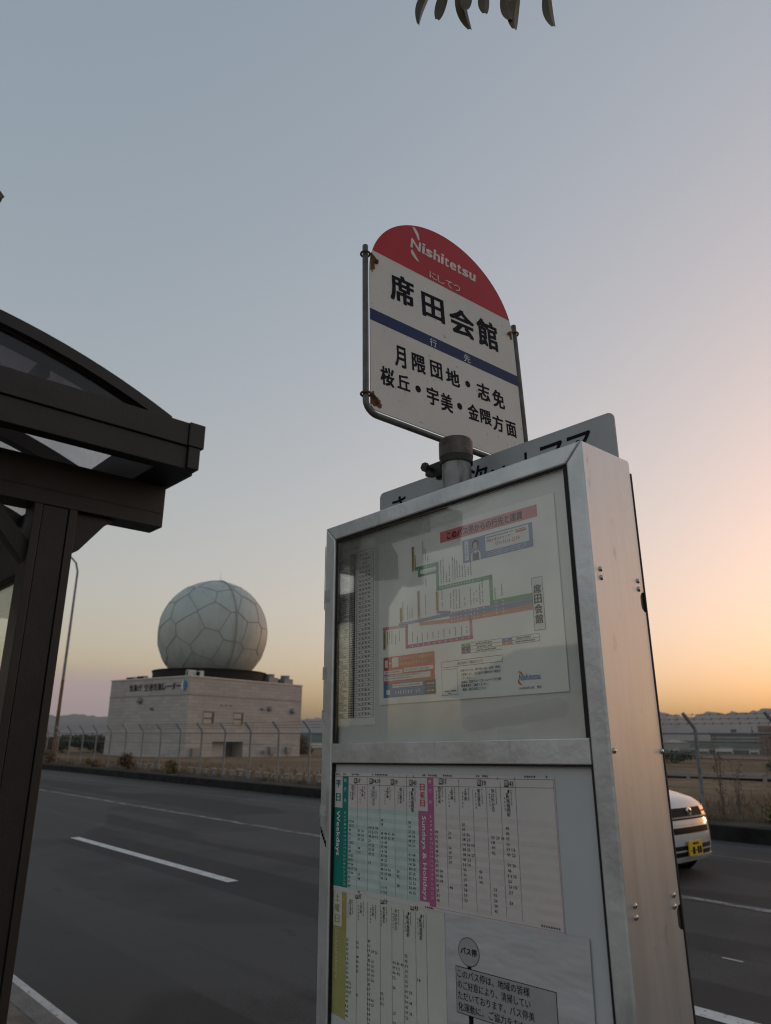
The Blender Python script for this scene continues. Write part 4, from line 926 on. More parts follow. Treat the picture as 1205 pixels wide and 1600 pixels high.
x0, x1 = fx[0] + 19.93, fx[-1] + 19.93
MB().tube([(x0, 0, 1.50), (x1, 0, 1.50)], 0.018, 6).build('top_rail', 'fence_post', fence)
MB().tube([(x0, 0, 1.13), (x1, 0, 1.13)], 0.008, 5).build('mid_wire', 'wire', fence)
for k in range(3):
    f_ = (k + .6) / 3; yy = -0.045 - .155 * f_; zz = 1.63 + .25 * f_; xo = -.02 - .1 * f_
    m_ = MB().tube([(x0 + xo, yy, zz), (x1 + xo, yy, zz)], 0.0045, 4)
    x = -12.0
    while x < 22:
        m_.tube([(x - .012, yy - .02, zz - .022), (x + .012, yy + .02, zz + .022)], 0.004, 4, False); m_.tube([(x + .014, yy - .02, zz + .02), (x - .01, yy + .02, zz - .022)], 0.004, 4, False); x += 0.17
    m_.build('barbed_wire', 'wire', fence)
MB().quad((x0, 0.04, 0.02), (x1, 0.04, 0.02), (x1, 0.04, 1.5), (x0, 0.04, 1.5)).build('chain_link', 'chain', fence)

# low white markers along the foot of the fence
M['marker'] = mat('marker_white', (0.30, 0.30, 0.295), 0.7, var=0.2, scale=10)
def make_marker():
    r = thing('marker_post', 'low pale marker block standing in the row along the foot of the airfield fence', 'marker block', group='marker blocks along the fence')
    MB().box(-.06, -.05, -.15, .06, .05, .17).build('block', 'marker', r, bevel=.015)
    MB().box(-.12, -.08, .172, .12, .08, .225).build('cap', 'marker', r, bevel=.015)
    return r
mk = make_marker()
mx_ = [-27.9 - .62 * k for k in range(10) if k not in (2, 5)] + [-27.33 + .62 * k for k in range(14)]
for i, x in enumerate(mx_):
    rr = random.uniform(-.2, .2); o = mk if i == 0 else dup(mk)
    o.location = (x, 15.1 + random.uniform(-.06, .06), 0.24 + random.uniform(-.04, .02)); o.rotation_euler = (0, 0, rr)

# street lamp
lamp = thing('street_lamp', 'tall slender street lamp with a rusty lower shaft and a curved arm beyond the shelter', 'street lamp', loc=(-43.35, 14.55, 0.22))
MB().lathe([(.13, 0), (.13, 0.6), (.105, .62), (.085, 4.4)], n=16).build('lower_shaft', M.setdefault('rusty_shaft', mat('rusty_shaft', (0.17, 0.09, 0.055), .8, var=.3, scale=3)), lamp, smooth=True)
MB().tube([(0, 0, 4.4), (0, 0, 7.5), (0, 0, 10.6), (0, -.15, 11.1), (0, -.5, 11.42), (0, -1.1, 11.6), (0, -2.0, 11.72)], [.08, .07, .06, .055, .05, .046, .042], 12).build('upper_shaft', 'fence_post', lamp, smooth=True)
lh = MB().prism([(-2.9, 11.70), (-2.0, 11.66), (-1.9, 11.74), (-2.1, 11.84), (-2.8, 11.80)], -.14, .14, lambda a, b, e: (e, a, b)).build('lamp_head', 'grey_metal', lamp, bevel=.03)
MB().box(-.10, -2.8, 11.655, .10, -2.15, 11.672).build('lens', 'white_metal', lh)

# ================================================================== GUARD RAIL BY THE SERVICE ROAD
gr = thing('guard_rail', 'low dark guard rail beside the service road on the dry airfield', 'guard rail', loc=(-14, 31.2, 0.05))
MB().box(-12, -.04, .20, 60, .04, .30).build('rail', 'grey_metal', gr)
for x in [-11 + 3.1 * k for k in range(23)]: MB().box(x - .06, -.05, -.3, x + .06, .05, .199).build('post', 'grey_metal', gr)

# ================================================================== PLANTS
def leafmat(name, c, c2, rough=.6):
    m = mat(name, c, rough, var=.3, scale=3.0, col2=c2); return m
M['leaf_dark'] = leafmat('leaf_dark', (0.032, 0.038, 0.014), (0.17, 0.105, 0.04), .55)
M['leaf_bush'] = leafmat('leaf_bush', (0.055, 0.065, 0.035), (0.10, 0.105, 0.06))
M['leaf_red'] = leafmat('leaf_russet', (0.085, 0.045, 0.03), (0.16, 0.09, 0.055))
M['leaf_yellow'] = leafmat('leaf_yellow_green', (0.13, 0.12, 0.03), (0.24, 0.19, 0.06))
M['straw'] = leafmat('straw', (0.135, 0.095, 0.055), (0.23, 0.165, 0.10))
M['bark'] = mat('bark', (0.055, 0.043, 0.033), .9, var=.35, scale=14, bump=.6)
M['dry_stem'] = mat('dry_stem', (0.10, 0.075, 0.05), .9, var=.3, scale=20)
def foliage(mb, c, rad, n, size, rg, droop=0.0):
    for _ in range(n):
        while True:
            q = Vector((rg.uniform(-1, 1), rg.uniform(-1, 1), rg.uniform(-1, 1)))
            if q.length <= 1: break
        q = q * (0.55 + .45 * rg.random() ** .4) if rg.random() < .7 else q
        p = Vector((c[0] + q.x * rad[0], c[1] + q.y * rad[1], c[2] + q.z * rad[2]))
        d = Vector((rg.gauss(0, 1), rg.gauss(0, 1), rg.gauss(0, .8) - droop)).normalized(); w_ = d.cross(Vector((rg.gauss(0, 1), rg.gauss(0, 1), rg.gauss(0, 1)))).normalized()
        s = size * rg.uniform(.6, 1.3)
        mb.add([p - d * s, p - w_ * s * .42, p + d * s, p + w_ * s * .42], [(0, 1, 2, 3)])
def bush(name, label, loc, rad, m, n, size, seed, cat='bush', group=None, stems=6):
    rg = random.Random(seed); r = thing(name, label, cat, loc=loc, group=group)
    st = MB()
    for k in range(stems):
        a = rg.uniform(0, 2 * pi); h_ = rad[2] * rg.uniform(1.1, 1.8)
        st.tube([(0.06 * cos(a), .06 * sin(a), -.1), (rad[0] * .35 * cos(a), rad[1] * .35 * sin(a), h_ * .55), (rad[0] * .7 * cos(a), rad[1] * .7 * sin(a), h_)], [.02 * rad[2] + .004, .012 * rad[2] + .003, .003], 5)
    st.build('stem', 'dry_stem', r)
    fo = MB()
    for k in range(7):
        a = rg.uniform(0, 2 * pi); q = rg.uniform(.1, .62)
        foliage(fo, (rad[0] * q * cos(a), rad[1] * q * sin(a), rad[2] * rg.uniform(.30, 1.25)), (rad[0] * .55, rad[1] * .5, rad[2] * .6), n // 7, size, rg)
    fo.build('foliage', m, r); return r
bush('roadside_bush', 'rounded russet brown bush on the verge below the left wall of the radar building', (-32.4, 14.0, .23), (.55, .45, .42), 'leaf_red', 900, .06, 3)
bush('roadside_bush', 'small yellow-green bush on the verge in front of the radar building corner', (-28.2, 14.0, .23), (.36, .32, .33), 'leaf_yellow', 700, .05, 4)
bush('grass_tuft', 'orange dry grass tuft at the foot of the street lamp', (-42.6, 14.1, .23), (.75, .4, .40), 'straw', 800, .07, 5, 'grass tuft')
bush('grass_tuft', 'orange dry grass tuft on the verge left of the russet bush', (-36.2, 14.0, .23), (.5, .3, .22), 'straw', 500, .06, 6, 'grass tuft')
bush('grass_tuft', 'scrubby olive tuft at the fence foot to the right of the white car', (-5.55, 14.1, .23), (.22, .18, .20), 'leaf_yellow', 420, .035, 7, 'grass tuft')
bush('grass_tuft', 'broad dry brown tuft at the fence foot right of the scrubby olive tuft', (-5.05, 14.2, .23), (.38, .2, .11), 'straw', 420, .035, 8, 'grass tuft')
for i, (x, y, rr, hh, lab) in enumerate(((-74, 24.5, 3.0, .8, 'dark green bush behind the fence just right of the street lamp'), (-72, 27.0, 3.2, .95, 'wide dark green bush behind the fence left of the radar building'), (-70, 29.5, 3.0, .9, 'dark green bush close to the left end of the radar building'),
                                        (-77, 21.5, 3.0, .8, 'tawny bush behind the fence at the far left by the street lamp'))):
    bush('scrub_bush', lab, (x, y, gz(y)), (rr, rr, hh), 'leaf_bush' if i < 3 else 'leaf_red', 3200, .15, 20 + i)
for i, (x, y, rr, hh, lab) in enumerate(((-66.5, 47.5, 1.6, 1.2, 'brown winter shrub right of the radar building, partly behind the display case'), (-62, 52, 2.2, 1.0, 'brown winter shrub behind the display case edge, second from the radar building'))):
    bush('winter_shrub', lab, (x, y, gz(y)), (rr, rr, hh), 'leaf_red', 900, .18, 30 + i)
for i, (x, y, rr, hh, lab) in enumerate(((-36.5, 70, 2.2, .7, 'dark thicket on the airfield just right of the display case'), (-18.9, 50, .8, .5, 'low dark thicket at the right edge beyond the guard rail'))):
    bush('thicket', lab, (x, y, gz(y)), (rr * 1.4, rr, hh), 'leaf_bush', 900, .16, 40 + i)
# tall dry weeds at the right part of the fence
def weed(label, loc, h_, seed, n=3):
    rg = random.Random(seed); r = thing('dry_weed', label, 'dry weed', loc=loc, group='dry weeds along the right part of the fence'); st = MB(); lf = MB()
    for k in range(n):
        x = rg.uniform(-.09, .09); y = rg.uniform(-.05, .05); hh = h_ * rg.uniform(.75, 1.05); lx = rg.uniform(-.1, .1)
        P_ = lambda t_: (x + lx * t_ * t_ * hh, y, hh * t_)
        st.tube([(P_(0)[0], y, -.05), P_(.3), P_(.65), P_(1)], [.009, .007, .005, .002], 5)
        for q in range(int(11 * hh)):
            t_ = rg.uniform(.25, 1); a = P_(t_); s_ = rg.uniform(.05, .15) * (1.1 - t_ * .6); d = rg.choice((-1, 1))
            st.tube([a, (a[0] + d * s_, a[1] + rg.uniform(-.05, .05), a[2] + s_ * rg.uniform(.6, 1.3))], [.0035, .0015], 4, False)
            foliage(lf, (a[0] + d * s_, a[1], a[2] + s_), (.03, .03, .04), 4, .018, rg)
    st.build('stem', 'dry_stem', r); lf.build('seed_head', 'leaf_red', r)
for i, (x, h_, n, lab) in enumerate(((-6.72, 1.35, 4, 'tall dry weed with several stems beside the fence post above the white car'), (-6.45, 1.05, 3, 'shorter dry weed close beside the tall one near the white car'), (-5.72, 1.5, 3, 'tall thin dry weed in front of the rightmost fence post'), (-5.35, .8, 3, 'low dry weed at the right picture edge by the fence'))):
    weed(lab, (x, 14.62, .23), h_, 60 + i, n)

# dry grass standing on the airfield edge (stuff)
gm = MB(); rg = random.Random(5)
for k in range(9000):
    x = rg.uniform(-9, -2) if k < 3600 else rg.uniform(-50, -15); y = 14.1 + abs(rg.gauss(0, .28)); x += .4 * sin(x * 3.1 + y); z = .235
    if sin(x * 1.7) + sin(x * .63 + 1) < rg.uniform(-1.6, .9): continue
    h_ = rg.uniform(.04, .17); a = rg.uniform(0, pi); w_ = .008 + (0 if x > -10 else .006); lx = rg.uniform(-.09, .09)
    gm.add([(x - w_ * cos(a), y - w_ * sin(a), z - .02), (x + w_ * cos(a), y + w_ * sin(a), z - .02), (x + lx, y + rg.uniform(-.06, .06), z + h_)], [(0, 1, 2)])
for k in range(9000):
    if k < 3500: x = rg.uniform(-9, -1.5); y = 14.75 + abs(rg.gauss(0, 3.5))
    else: x = rg.uniform(-52, -14); y = 14.75 + abs(rg.gauss(0, 3.2))
    z = gz(y); h_ = rg.uniform(.06, .26) * (1.5 if rg.random() < .08 else 1); a = rg.uniform(0, pi); w_ = .012 + y * .0006; lx = rg.uniform(-.12, .12)
    gm.add([(x - w_ * cos(a), y - w_ * sin(a), z - .02), (x + w_ * cos(a), y + w_ * sin(a), z - .02), (x + lx, y + rg.uniform(-.08, .08), z + h_)], [(0, 1, 2)])
go = gm.build('dry_grass', 'straw', None); tag(go, 'dry tan grass covering the airfield edge behind the fence', 'grass', kind='stuff')

# ================================================================== OVERHANGING STREET TREE
tree = thing('street_tree', 'street tree leaning over the bus stop with dark hanging leaves', 'tree', loc=(1.1, -1.5, .15))
def T3(p): return (p[0] - 1.1, p[1] + 1.5, p[2] - .15)
MB().tube([T3(p) for p in ((1.1, -1.5, 0.1), (1.12, -1.48, 1.2), (1.05, -1.4, 2.4), (0.95, -1.2, 3.3), (0.7, -.9, 4.2), (.6, -.8, 5.2))], [.14, .12, .105, .085, .055, .02], 12).build('trunk', 'bark', tree, smooth=True)
br = MB()
br.tube([T3(p) for p in ((.98, -1.3, 3.0), (.45, -.6, 3.45), (-.2, .15, 3.36), (-.5, .55, 3.14), (-.62, .74, 3.02))], [.05, .036, .022, .012, .006], 8)
br.tube([T3(p) for p in ((-.2, .15, 3.36), (-.42, .6, 3.12), (-.55, .86, 2.98))], [.014, .009, .004], 6)
br.tube([T3(p) for p in ((-.5, .55, 3.14), (-.66, .68, 3.0), (-.72, .72, 2.95))], [.008, .005, .003], 6)
br.tube([T3(p) for p in ((1.0, -1.25, 3.2), (.1, -1.0, 3.55), (-.9, -.55, 3.25), (-1.42, -.05, 2.86), (-1.53, .10, 2.74))], [.05, .034, .02, .010, .004], 8)
br.tube([T3(p) for p in ((1.02, -1.3, 3.1), (1.5, -.7, 3.7), (1.9, .1, 4.3))], [.05, .03, .01], 8)
br.tube([T3(p) for p in ((.95, -1.2, 3.3), (.9, -2.0, 4.0), (.6, -2.7, 4.5))], [.05, .03, .01], 8)
br.build('branch', 'bark', tree, smooth=True)
lf = MB()
def leaf(base, tip, wid, curl=.18, twist=0.0):
    base = Vector(base); tip = Vector(tip); d = tip - base; Ln = d.length; d.normalize()
    view = Vector((-.6, .6, .5)).normalized(); side = d.cross(view).normalized(); nrm = side.cross(d).normalized()
    side = (side * cos(twist) + nrm * sin(twist)).normalized(); nrm = side.cross(d).normalized()
    K = 9; L_, C_, R_2 = [], [], []
    for k in range(K + 1):
        t_ = k / K; w_ = wid * (sin(pi * min(1, t_ * .91 + .035)) ** .62); c = base + d * (Ln * t_) + nrm * (curl * Ln * sin(pi * t_) * .5)
        C_.append(c); L_.append(c - side * w_ + nrm * w_ * .55); R_2.append(c + side * w_ + nrm * w_ * .55)
    vs = L_ + C_ + R_2; n_ = K + 1; fs = []
    for k in range(K):
        fs += [(k, k + 1, n_ + k + 1, n_ + k), (n_ + k, n_ + k + 1, 2 * n_ + k + 1, 2 * n_ + k)]
    lf.add([T3(v) for v in vs], fs)
for base, tip, wd, tw in (((-.70, .735, 2.945), (-.7145, .711, 2.843), .0115, .9), ((-.668, .745, 2.94), (-.687, .731, 2.848), .010, .2), ((-.655, .76, 2.945), (-.652, .781, 2.834), .0125, .5), ((-.640, .765, 2.94), (-.643, .759, 2.856), .011, 0),
                          ((-.618, .79, 2.935), (-.621, .786, 2.848), .011, .2), ((-.588, .85, 2.935), (-.5945, .836, 2.828), .0125, .4), ((-.606, .826, 2.93), (-.600, .832, 2.853), .011, .1), ((-.548, .883, 2.94), (-.541, .880, 2.822), .011, .3),
                          ((-1.505, .10, 2.735), (-1.446, .236, 2.646), .020, .2)):
    leaf(base, tip, wd, .14, tw)
rg = random.Random(9)
for k in range(750):
    c = rg.choice(((1.9, -1.2, 5.0), (2.2, -.8, 4.9), (.7, -2.5, 4.8), (1.1, -2.6, 5.2), (1.8, -1.9, 5.6), (1.4, -1.6, 6.0)))
    b_ = Vector((c[0] + rg.gauss(0, .5), c[1] + rg.gauss(0, .5), c[2] + rg.gauss(0, .45)))
    e_ = b_ + Vector((rg.gauss(0, .5), rg.gauss(0, .5), -rg.random())).normalized() * rg.uniform(.07, .13)
    leaf(b_, e_, rg.uniform(.014, .022), .2, rg.uniform(0, 3))
lf.build('foliage', 'leaf_dark', tree, smooth=True)

# ================================================================== CAR
M['car_white'] = mat('car_white_paint', (0.47, 0.495, 0.535), 0.25, var=0.03, scale=3, coat=0.6)
M['black_plastic'] = mat('black_plastic', (0.010, 0.010, 0.011), 0.7, var=.2, scale=20, spec=.2)
M['chrome'] = mat('chrome', (0.60, 0.60, 0.60), 0.18, 1.0)
M['lamp_lens'] = mat('headlamp_lens', (0.26, 0.26, 0.27), 0.10, 0.2, coat=1.0)
M['lamp_sunset_tint'] = mat('sunset_tinted_lens', (0.45, 0.20, 0.08), 0.15, coat=1.0)  # orange sunset light painted into the lens colour, far front corner only
M['car_glass'] = mat('car_glass', (0.02, 0.022, 0.024), 0.06, spec=.8)
M['plate_yellow'] = mat('plate_yellow', (0.62, 0.42, 0.015), 0.45)
M['tyre'] = mat('tyre', (0.015, 0.015, 0.015), .85)
M['rim'] = mat('wheel_rim', (0.35, 0.35, 0.36), .3, .9)
car = thing('car', 'small white hatchback with a yellow number plate passing behind the display case', 'car', loc=(-4.72, 9.33, 0.004))
HW = 0.735
prof = [(-.20, .165), (-.06, .20), (-.015, .27), (0, .36), (-.005, .48), (-.022, .60), (-.045, .70), (-.075, .79), (-.115, .865), (-.20, .915), (-.40, .965), (-.62, 1.005), (-.80, 1.03),
        (-1.05, 1.25), (-1.28, 1.46), (-1.42, 1.565), (-1.62, 1.615), (-2.1, 1.64), (-2.7, 1.635), (-3.05, 1.61), (-3.20, 1.55), (-3.30, 1.25), (-3.375, .95), (-3.395, .70), (-3.40, .45), (-3.37, .28), (-3.25, .20)]
VN = 17
def car_w(z): return HW if z < .80 else HW - .155 * ((z - .80) / .84) ** 1.2
def bulge(v, z, front):
    a = abs(v); return (0.10 * a ** 5.0 + .04 * a ** 2) if front else .12 * a ** 3.5
body = MB()
for (x, z) in prof:
    for k in range(VN):
        v = -1 + 2 * k / (VN - 1); v = math.copysign(abs(v) ** .8, v)
        fr_ = max(0, min(1, (x + 1.0) / .7)); re_ = max(0, min(1, (-2.7 - x) / .5))
        xx = x - bulge(v, z, True) * fr_ + bulge(v, z, False) * re_
        zc = z - (0.035 * v * v if (.8 < z) else 0)
        body.v.append((xx, v * car_w(z), zc))
NP = len(prof)
for i in range(NP - 1):
    for k in range(VN - 1): body.f.append((i * VN + k, (i + 1) * VN + k, (i + 1) * VN + k + 1, i * VN + k + 1))
body.f.append(tuple(i * VN for i in range(NP))); body.f.append(tuple(i * VN + VN - 1 for i in range(NP))[::-1])
body.f.append(tuple([k for k in range(VN)] + [(NP - 1) * VN + k for k in range(VN)][::-1]))
cb = body.build('body', 'car_white', car, smooth=True)
def fx_(y, z):
    """front surface x at (y, z)"""
    P = prof[1:10]
    for (xa, za), (xb, zb) in zip(P, P[1:]):
        if z <= zb: x = xa + (xb - xa) * (z - za) / (zb - za); break
    else: x = P[-1][0]
    return x - bulge(max(-1, min(1, y / HW)), z, True)
def patch(name, m, y0, y1, z0, z1, off, parent=None, ny=12, nz=3, zt0=None, zt1=None, thick=.012):
    """a panel following the front of the car; zt0/zt1 give the heights at the y1 end"""
    mb = MB(); zt0 = z0 if zt0 is None else zt0; zt1 = z1 if zt1 is None else zt1
    for o_ in (off, off - thick):
        for j in range(nz + 1):
            for k in range(ny + 1):
                t_ = k / ny; y = y0 + (y1 - y0) * t_; a = z0 + (zt0 - z0) * t_; b = z1 + (zt1 - z1) * t_; z = a + (b - a) * j / nz
                mb.v.append((fx_(y, z) + o_, y, z))
    q = (nz + 1) * (ny + 1)
    for j in range(nz):
        for k in range(ny):
            a = j * (ny + 1) + k; mb.f.append((a, a + 1, a + ny + 2, a + ny + 1)); mb.f.append((q + a, q + a + ny + 1, q + a + ny + 2, q + a + 1))
    ring = [k for k in range(ny + 1)] + [j * (ny + 1) + ny for j in range(1, nz + 1)] + [nz * (ny + 1) + k for k in range(ny - 1, -1, -1)] + [j * (ny + 1) for j in range(nz - 1, 0, -1)]
    for a, b in zip(ring, ring[1:] + ring[:1]): mb.f.append((a, b, q + b, q + a))
    return mb.build(name, m, parent or car, smooth=True)
patch('upper_grille', 'black_plastic', -.70, .70, .665, .80, .006)
for sgn in (-1, 1):
    a, b = sorted((sgn * .40, sgn * .715)); h_ = patch('headlight', 'lamp_lens', a, b, .70, .80, .012, zt0=.70, zt1=.80)
    a, b = sorted((sgn * .42, sgn * .69)); patch('headlight_bezel', 'black_plastic', a, b, .742, .758, .018, h_)
    a, b = sorted((sgn * .60, sgn * .725)); patch('corner_lens', 'lamp_sunset_tint' if sgn > 0 else 'lamp_lens', a, b, .715, .805, .016, h_)
patch('grille_bar', 'grey_metal', -.66, .70, .688, .702, .014, thick=.02)
MB().lathe([(.062, 0), (.062, .014), (.044, .018), (.044, .010), (.004, .010)], (fx_(0, .745) + .004, 0.06, .745), 24, 'x').build('emblem', 'chrome', car, smooth=True)
patch('bonnet_edge', 'car_white', -.70, .70, .615, .668, .010)
patch('upper_slot', 'black_plastic', -.40, .50, .515, .585, .005)
patch('slot_bar', 'black_plastic', -.36, .46, .543, .553, .012)
patch('lower_grille', 'black_plastic', -.43, .50, .262, .385, .005)
for z in (.318,): patch('grille_slat', 'car_white', -.44, .51, z, z + .018, .012)
patch('bumper_lip', 'car_white', -.73, .73, .190, .222, .022, ny=20, zt0=.205, zt1=.245)
nplate = MB().box(-.008, -.165, .272, .012, .165, .437); npo = nplate.build('number_plate', 'plate_yellow', car, bevel=.003); npo.location = (fx_(0, .35) + .03, -.02, 0)
t = MB(); 
for y0, y1, z0, z1 in ((-.07, -.01, .395, .42), (.0, .03, .395, .42), (.04, .07, .395, .42), (-.13, -.105, .32, .335), (-.09, -.03, .29, .37), (-.02, .02, .325, .337), (.03, .075, .29, .37), (.085, .135, .29, .37)): t.quad((.0135, y0, z0), (.0135, y1, z0), (.0135, y1, z1), (.0135, y0, z1))
t.build('plate_characters', 'ink', npo)
def strip_on_profile(i0, i1, v0, v1, name, m, parent, off=.006):
    mb = MB()
    for i in range(i0, i1 + 1):
        x, z = prof[i]
        for k in range(9):
            v = v0 + (v1 - v0) * k / 8; fr_ = max(0, min(1, (x + 1.0) / .7)); re_ = max(0, min(1, (-2.7 - x) / .5))
            mb.v.append((x - bulge(v, z, True) * fr_ + bulge(v, z, False) * re_ + off * (1 if i < 16 else -1), v * car_w(z), z - .035 * v * v + off))
    for i in range(i1 - i0):
        for k in range(8): mb.f.append((i * 9 + k, i * 9 + k + 1, (i + 1) * 9 + k + 1, (i + 1) * 9 + k))
    return mb.build(name, m, parent, smooth=True)
strip_on_profile(12, 15, -.90, .90, 'windscreen', 'car_glass', car); strip_on_profile(20, 21, -.85, .85, 'rear_window', 'car_glass', car)
for sgn in (-1, 1):
    for nm, poly in (('front_window', [(-1.22, 1.06), (-1.50, 1.50), (-2.05, 1.53), (-2.05, 1.02)]), ('rear_side_window', [(-2.12, 1.02), (-2.12, 1.53), (-2.85, 1.51), (-3.0, 1.08)])):
        mb = MB(); mb.add([(x, sgn * (car_w(z) + .006), z - .03) for x, z in poly], [(0, 1, 2, 3)]); mb.build(nm, 'car_glass', car)
    mr = MB().box(-1.14, sgn * .74, .98, -1.02, sgn * .90, 1.12) if sgn > 0 else MB().box(-1.14, -.90, .98, -1.02, -.74, 1.12)
    mr.build('wing_mirror', 'car_white', car, bevel=.03, seg=3)
    for xw in (-.62, -3.0):
        yy = sgn * .62
        ty = MB().lathe([(.18, -.075), (.262, -.075), (.275, -.05), (.275, .05), (.262, .075), (.18, .075)], n=28, axis='y').build('wheel', 'tyre', car, smooth=True); ty.location = (xw, yy + sgn * .045, .275)
        MB().lathe([(.02, sgn * .06), (.175, sgn * .072), (.18, sgn * .05)], n=20, axis='y').build('rim', 'rim', ty, smooth=True)
        MB().lathe([(.325, sgn * .004), (.325, -sgn * .02)], (xw, sgn * .737, .275), 28, 'y').build('wheel_arch', 'black_plastic', car)

# ================================================================== FAR SIDE OF THE AIRFIELD
M['term_wall'] = mat('terminal_wall', (0.30, 0.30, 0.30), .7, var=.2, scale=.05)
M['term_teal'] = mat('terminal_teal_glass', (0.13, 0.20, 0.20), .4, var=.3, scale=.06)
M['term_dark'] = mat('terminal_dark', (0.09, 0.09, 0.10), .6, var=.2, scale=.1)
M['brick_far'] = mat('brown_block', (0.20, 0.125, 0.095), .8, var=.15, scale=.2)
M['white_far'] = mat('white_shed', (0.55, 0.54, 0.52), .6, var=.1, scale=.2)
def far(name, label, cat, t0, t1, r, base, top, depth, m, group=None):
    """a block on the far side of the airfield, its front across the line of sight between two bearings"""
    tm = radians((t0 + t1) / 2); w_ = r * radians(t1 - t0)
    o = thing(name, label, cat, loc=(-cos(tm) * r, sin(tm) * r, base), rotz=-(tm - pi / 2) * -1 if False else pi / 2 - tm, group=group)
    MB().box(-w_ / 2, 0, -1, w_ / 2, depth, top - base).build('wall', m, o)
    return o, w_, top - base
def bands(o, w_, h_, zs, m, part='window_band'):
    for z0, z1 in zs: MB().box(-w_ / 2 + .5, -.25, z0, w_ / 2 - .5, -.02, z1).build(part, m, o)
o, w_, h_ = far('terminal_building', 'long low terminal with a teal glass front across the airfield at right', 'terminal', 61.0, 70.5, 760, -10.4, 0.6, 60, 'term_wall'); bands(o, w_, h_, ((6.2, 9.6),), 'term_teal'); bands(o, w_, h_, ((1.0, 4.2),), 'tarmac', 'ground_floor')
for k in range(26): MB().box(-w_ / 2 + 3 + k * (w_ - 6) / 25 - .5, -.5, 1.2, -w_ / 2 + 3 + k * (w_ - 6) / 25 + .9, -.26, 3.8).build('bay_door', 'term_dark', o)
MB().box(-w_ / 2, -1, h_ + .02, w_ / 2, 60, h_ + 1.0).build('roof', 'term_dark', o)
o, w_, h_ = far('office_block', 'flat-topped grey block with a small tower rising behind the terminal', 'office block', 65.0, 68.4, 840, -10.5, 8.2, 30, 'term_dark'); bands(o, w_, h_, ((12, 13.2), (15, 16.4)), 'term_wall')
MB().box(-5.5, 4, h_, -.5, 12, h_ + 5).build('roof_tower', 'term_dark', o); MB().box(13, 4, h_, 15, 8, h_ + 4).build('roof_tower', 'term_dark', o); MB().tube([(14, 6, h_ + 4), (14, 6, h_ + 8)], .3, 5).build('mast', 'term_dark', o)
o, w_, h_ = far('hangar', 'grey hangar with a pale roof at the left end of the terminal', 'hangar', 61.5, 63.6, 690, -10.2, .2, 40, 'term_wall'); bands(o, w_, h_, ((3, 5.2),), 'term_teal')
MB().prism([(-w_ / 2 - 1, h_), (0, h_ + 2.4), (w_ / 2 + 1, h_)], -1, 40, lambda a, b, e: (a, e, b)).build('roof', 'white_far', o)
o, w_, h_ = far('apartment_block', 'tall brown apartment block at the right edge of the picture beyond the airfield', 'apartment block', 68.0, 69.6, 720, -10.3, 13.8, 22, 'brick_far')
for k in range(7):
    for q in range(6): MB().box(-w_ / 2 + 1.2 + q * 3.1, -.2, 1.5 + k * 3.1, -w_ / 2 + 3.0 + q * 3.1, -.02, 3.1 + k * 3.1).build('window', 'term_dark', o)
MB().box(-w_ / 2 - .3, -.3, h_ + .02, w_ / 2 + .3, 22, h_ + .9).build('parapet', 'term_wall', o)
o, w_, h_ = far('apartment_block', 'taller russet apartment block just right of the brown one', 'apartment block', 69.62, 71.2, 735, -10.3, 15.2, 22, mat('russet_block', (0.30, 0.12, 0.06), .8, var=.15, scale=.2))
for k in range(7):
    for q in range(6): MB().box(-w_ / 2 + 1.2 + q * 3.1, -.2, 1.5 + k * 3.3, -w_ / 2 + 3.0 + q * 3.1, -.02, 3.1 + k * 3.3).build('window', 'term_dark', o)
far_sheds = ((62.2, 62.9, 620, 3.0, 'white airport shed, leftmost of the low sheds before the terminal'), (64.1, 64.8, 600, 3.4, 'white airport shed below the flat-topped grey block'), (65.2, 66.3, 610, 4.4, 'wide pale shed in the middle of the low sheds'),
             (67.3, 67.9, 590, 3.2, 'small white shed left of the brown apartment block'), (68.9, 69.8, 600, 3.0, 'white shed in front of the russet apartment block'))
for a, b, r, hh, lab in far_sheds:
    zb = gz(r * sin(radians((a + b) / 2))); o, w_, h_ = far('airport_shed', lab, 'shed', a, b, r, zb, zb + hh, 8, 'white_far', 'low sheds across the airfield')
    MB().box(-w_ / 2 + .6, -.2, .3, w_ / 2 - .6, -.02, 1.9).build('door', 'term_dark', o); MB().box(-w_ / 2 - .3, -.4, h_ + .02, w_ / 2 + .3, 8.2, h_ + .35).build('roof', 'term_wall', o)
o, w_, h_ = far('depot_building', 'low bluish depot visible between the radar building and the display case', 'depot', 35.4, 38.5, 420, -5.5, 3.8, 30, 'term_teal'); bands(o, w_, h_, ((2, 4.5),), 'white_far')
MB().box(-w_ / 2 - .3, -.4, h_ + .02, w_ / 2 + .3, 30, h_ + .7).build('roof', 'term_wall', o)
# dark scrub line across the runway
for i, (a, r, hh) in enumerate(((62.5, 330, 2.2), (70.0, 300, 2.6))):
    bush('far_thicket', ('dark scrub mass on the airfield just right of the display case', 'dark scrub mass at the far right of the airfield')[i], (-cos(radians(a)) * r, sin(radians(a)) * r, gz(sin(radians(a)) * r)), (6, 4, hh * .42), 'leaf_bush', 900, .5, 80 + i, 'scrub')

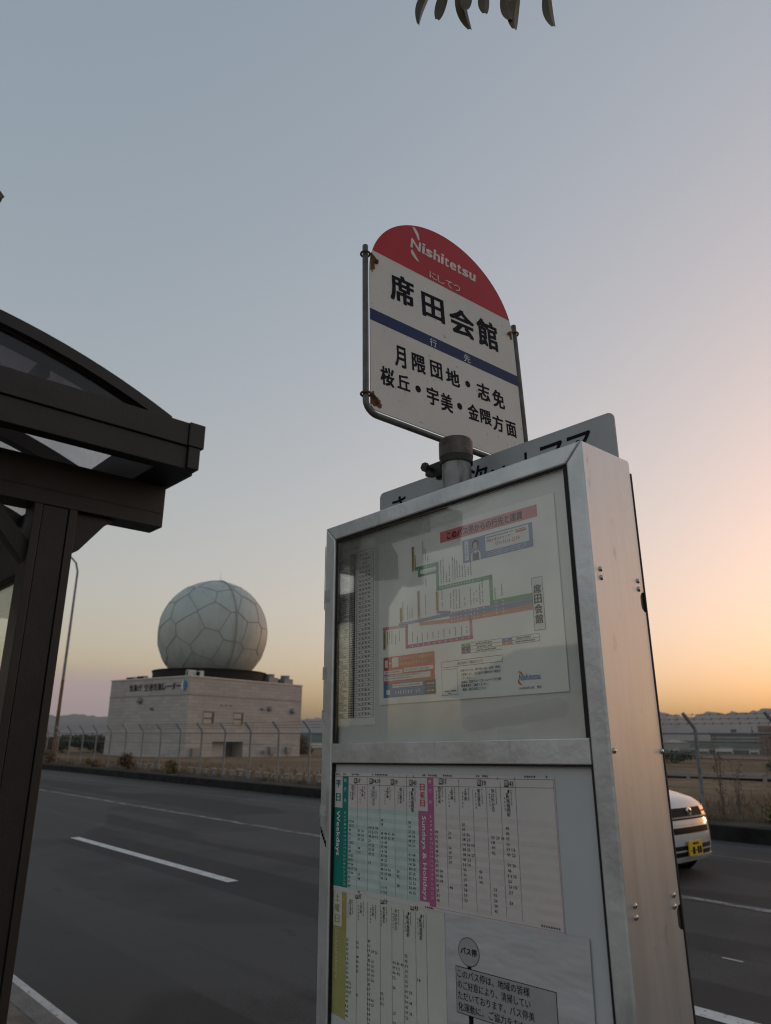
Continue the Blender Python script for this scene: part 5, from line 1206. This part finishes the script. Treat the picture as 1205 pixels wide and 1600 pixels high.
ridge('hills', [(0, 120), (8, 170), (14, 150), (17.6, 178), (18.6, 168), (19.6, 186), (20.8, 180), (22, 172), (24, 196), (27, 178), (30, 205), (33, 170), (35.5, 176), (37, 192), (40, 168), (45, 190), (50, 180), (55, 205), (59, 220), (61.8, 246), (62.8, 224), (63.8, 214), (64.6, 236), (65.3, 258), (66.2, 240), (66.9, 252), (67.6, 244), (68.4, 262), (69.3, 282), (71, 300), (75, 270), (80, 220), (88, 120), (95, 60)], 6600, 1500)

# ================================================================== HOUSE BEHIND THE CAMERA (seen in the glass)
M['render_wall'] = mat('house_wall', (0.30, 0.29, 0.27), .85, var=.1, scale=2)
M['roof_tile'] = mat('roof_tile', (0.05, 0.052, 0.056), .6, var=.2, scale=9)
hs = thing('house', 'low house with a dark pitched roof across the footway, mirrored in the case glass', 'house', loc=(-13.5, -25.0, 0))
MB().box(-6, -4.5, 0, 6, 4.5, 3.3).build('wall', 'render_wall', hs)
MB().prism([(-5.1, 3.301), (0, 5.6), (5.1, 3.301)], -6.6, 6.6, lambda a, b, e: (e, a, b)).build('roof', 'roof_tile', hs)
for x in (-3.5, 0, 3.5):
    for z in (1.0,):
        w_ = MB().box(x - .8, 4.5, z, x + .8, 4.56, z + 1.2).build('window', 'white_metal', hs); MB().box(x - .7, 4.562, z + .1, x + .7, 4.57, z + 1.1).build('pane', 'pane_dark', w_)

# ================================================================== EVENING HAZE
hm = bpy.data.materials.new('haze'); hm.use_nodes = True; n = hm.node_tree.nodes; n.remove(n['Principled BSDF'])
pv = n.new('ShaderNodeVolumePrincipled'); pv.inputs['Color'].default_value = (0.86, 0.84, 0.86, 1); pv.inputs['Density'].default_value = HAZE; pv.inputs['Anisotropy'].default_value = 0.2
hm.node_tree.links.new(pv.outputs[0], n['Material Output'].inputs['Volume']); M['haze'] = hm
hz = MB().box(-9600, -3100, -16, 9600, 9300, 330).build('haze', 'haze'); hz['kind'] = 'stuff'; hz['label'] = 'thin evening haze lying over the airfield and hills'; hz['category'] = 'haze'
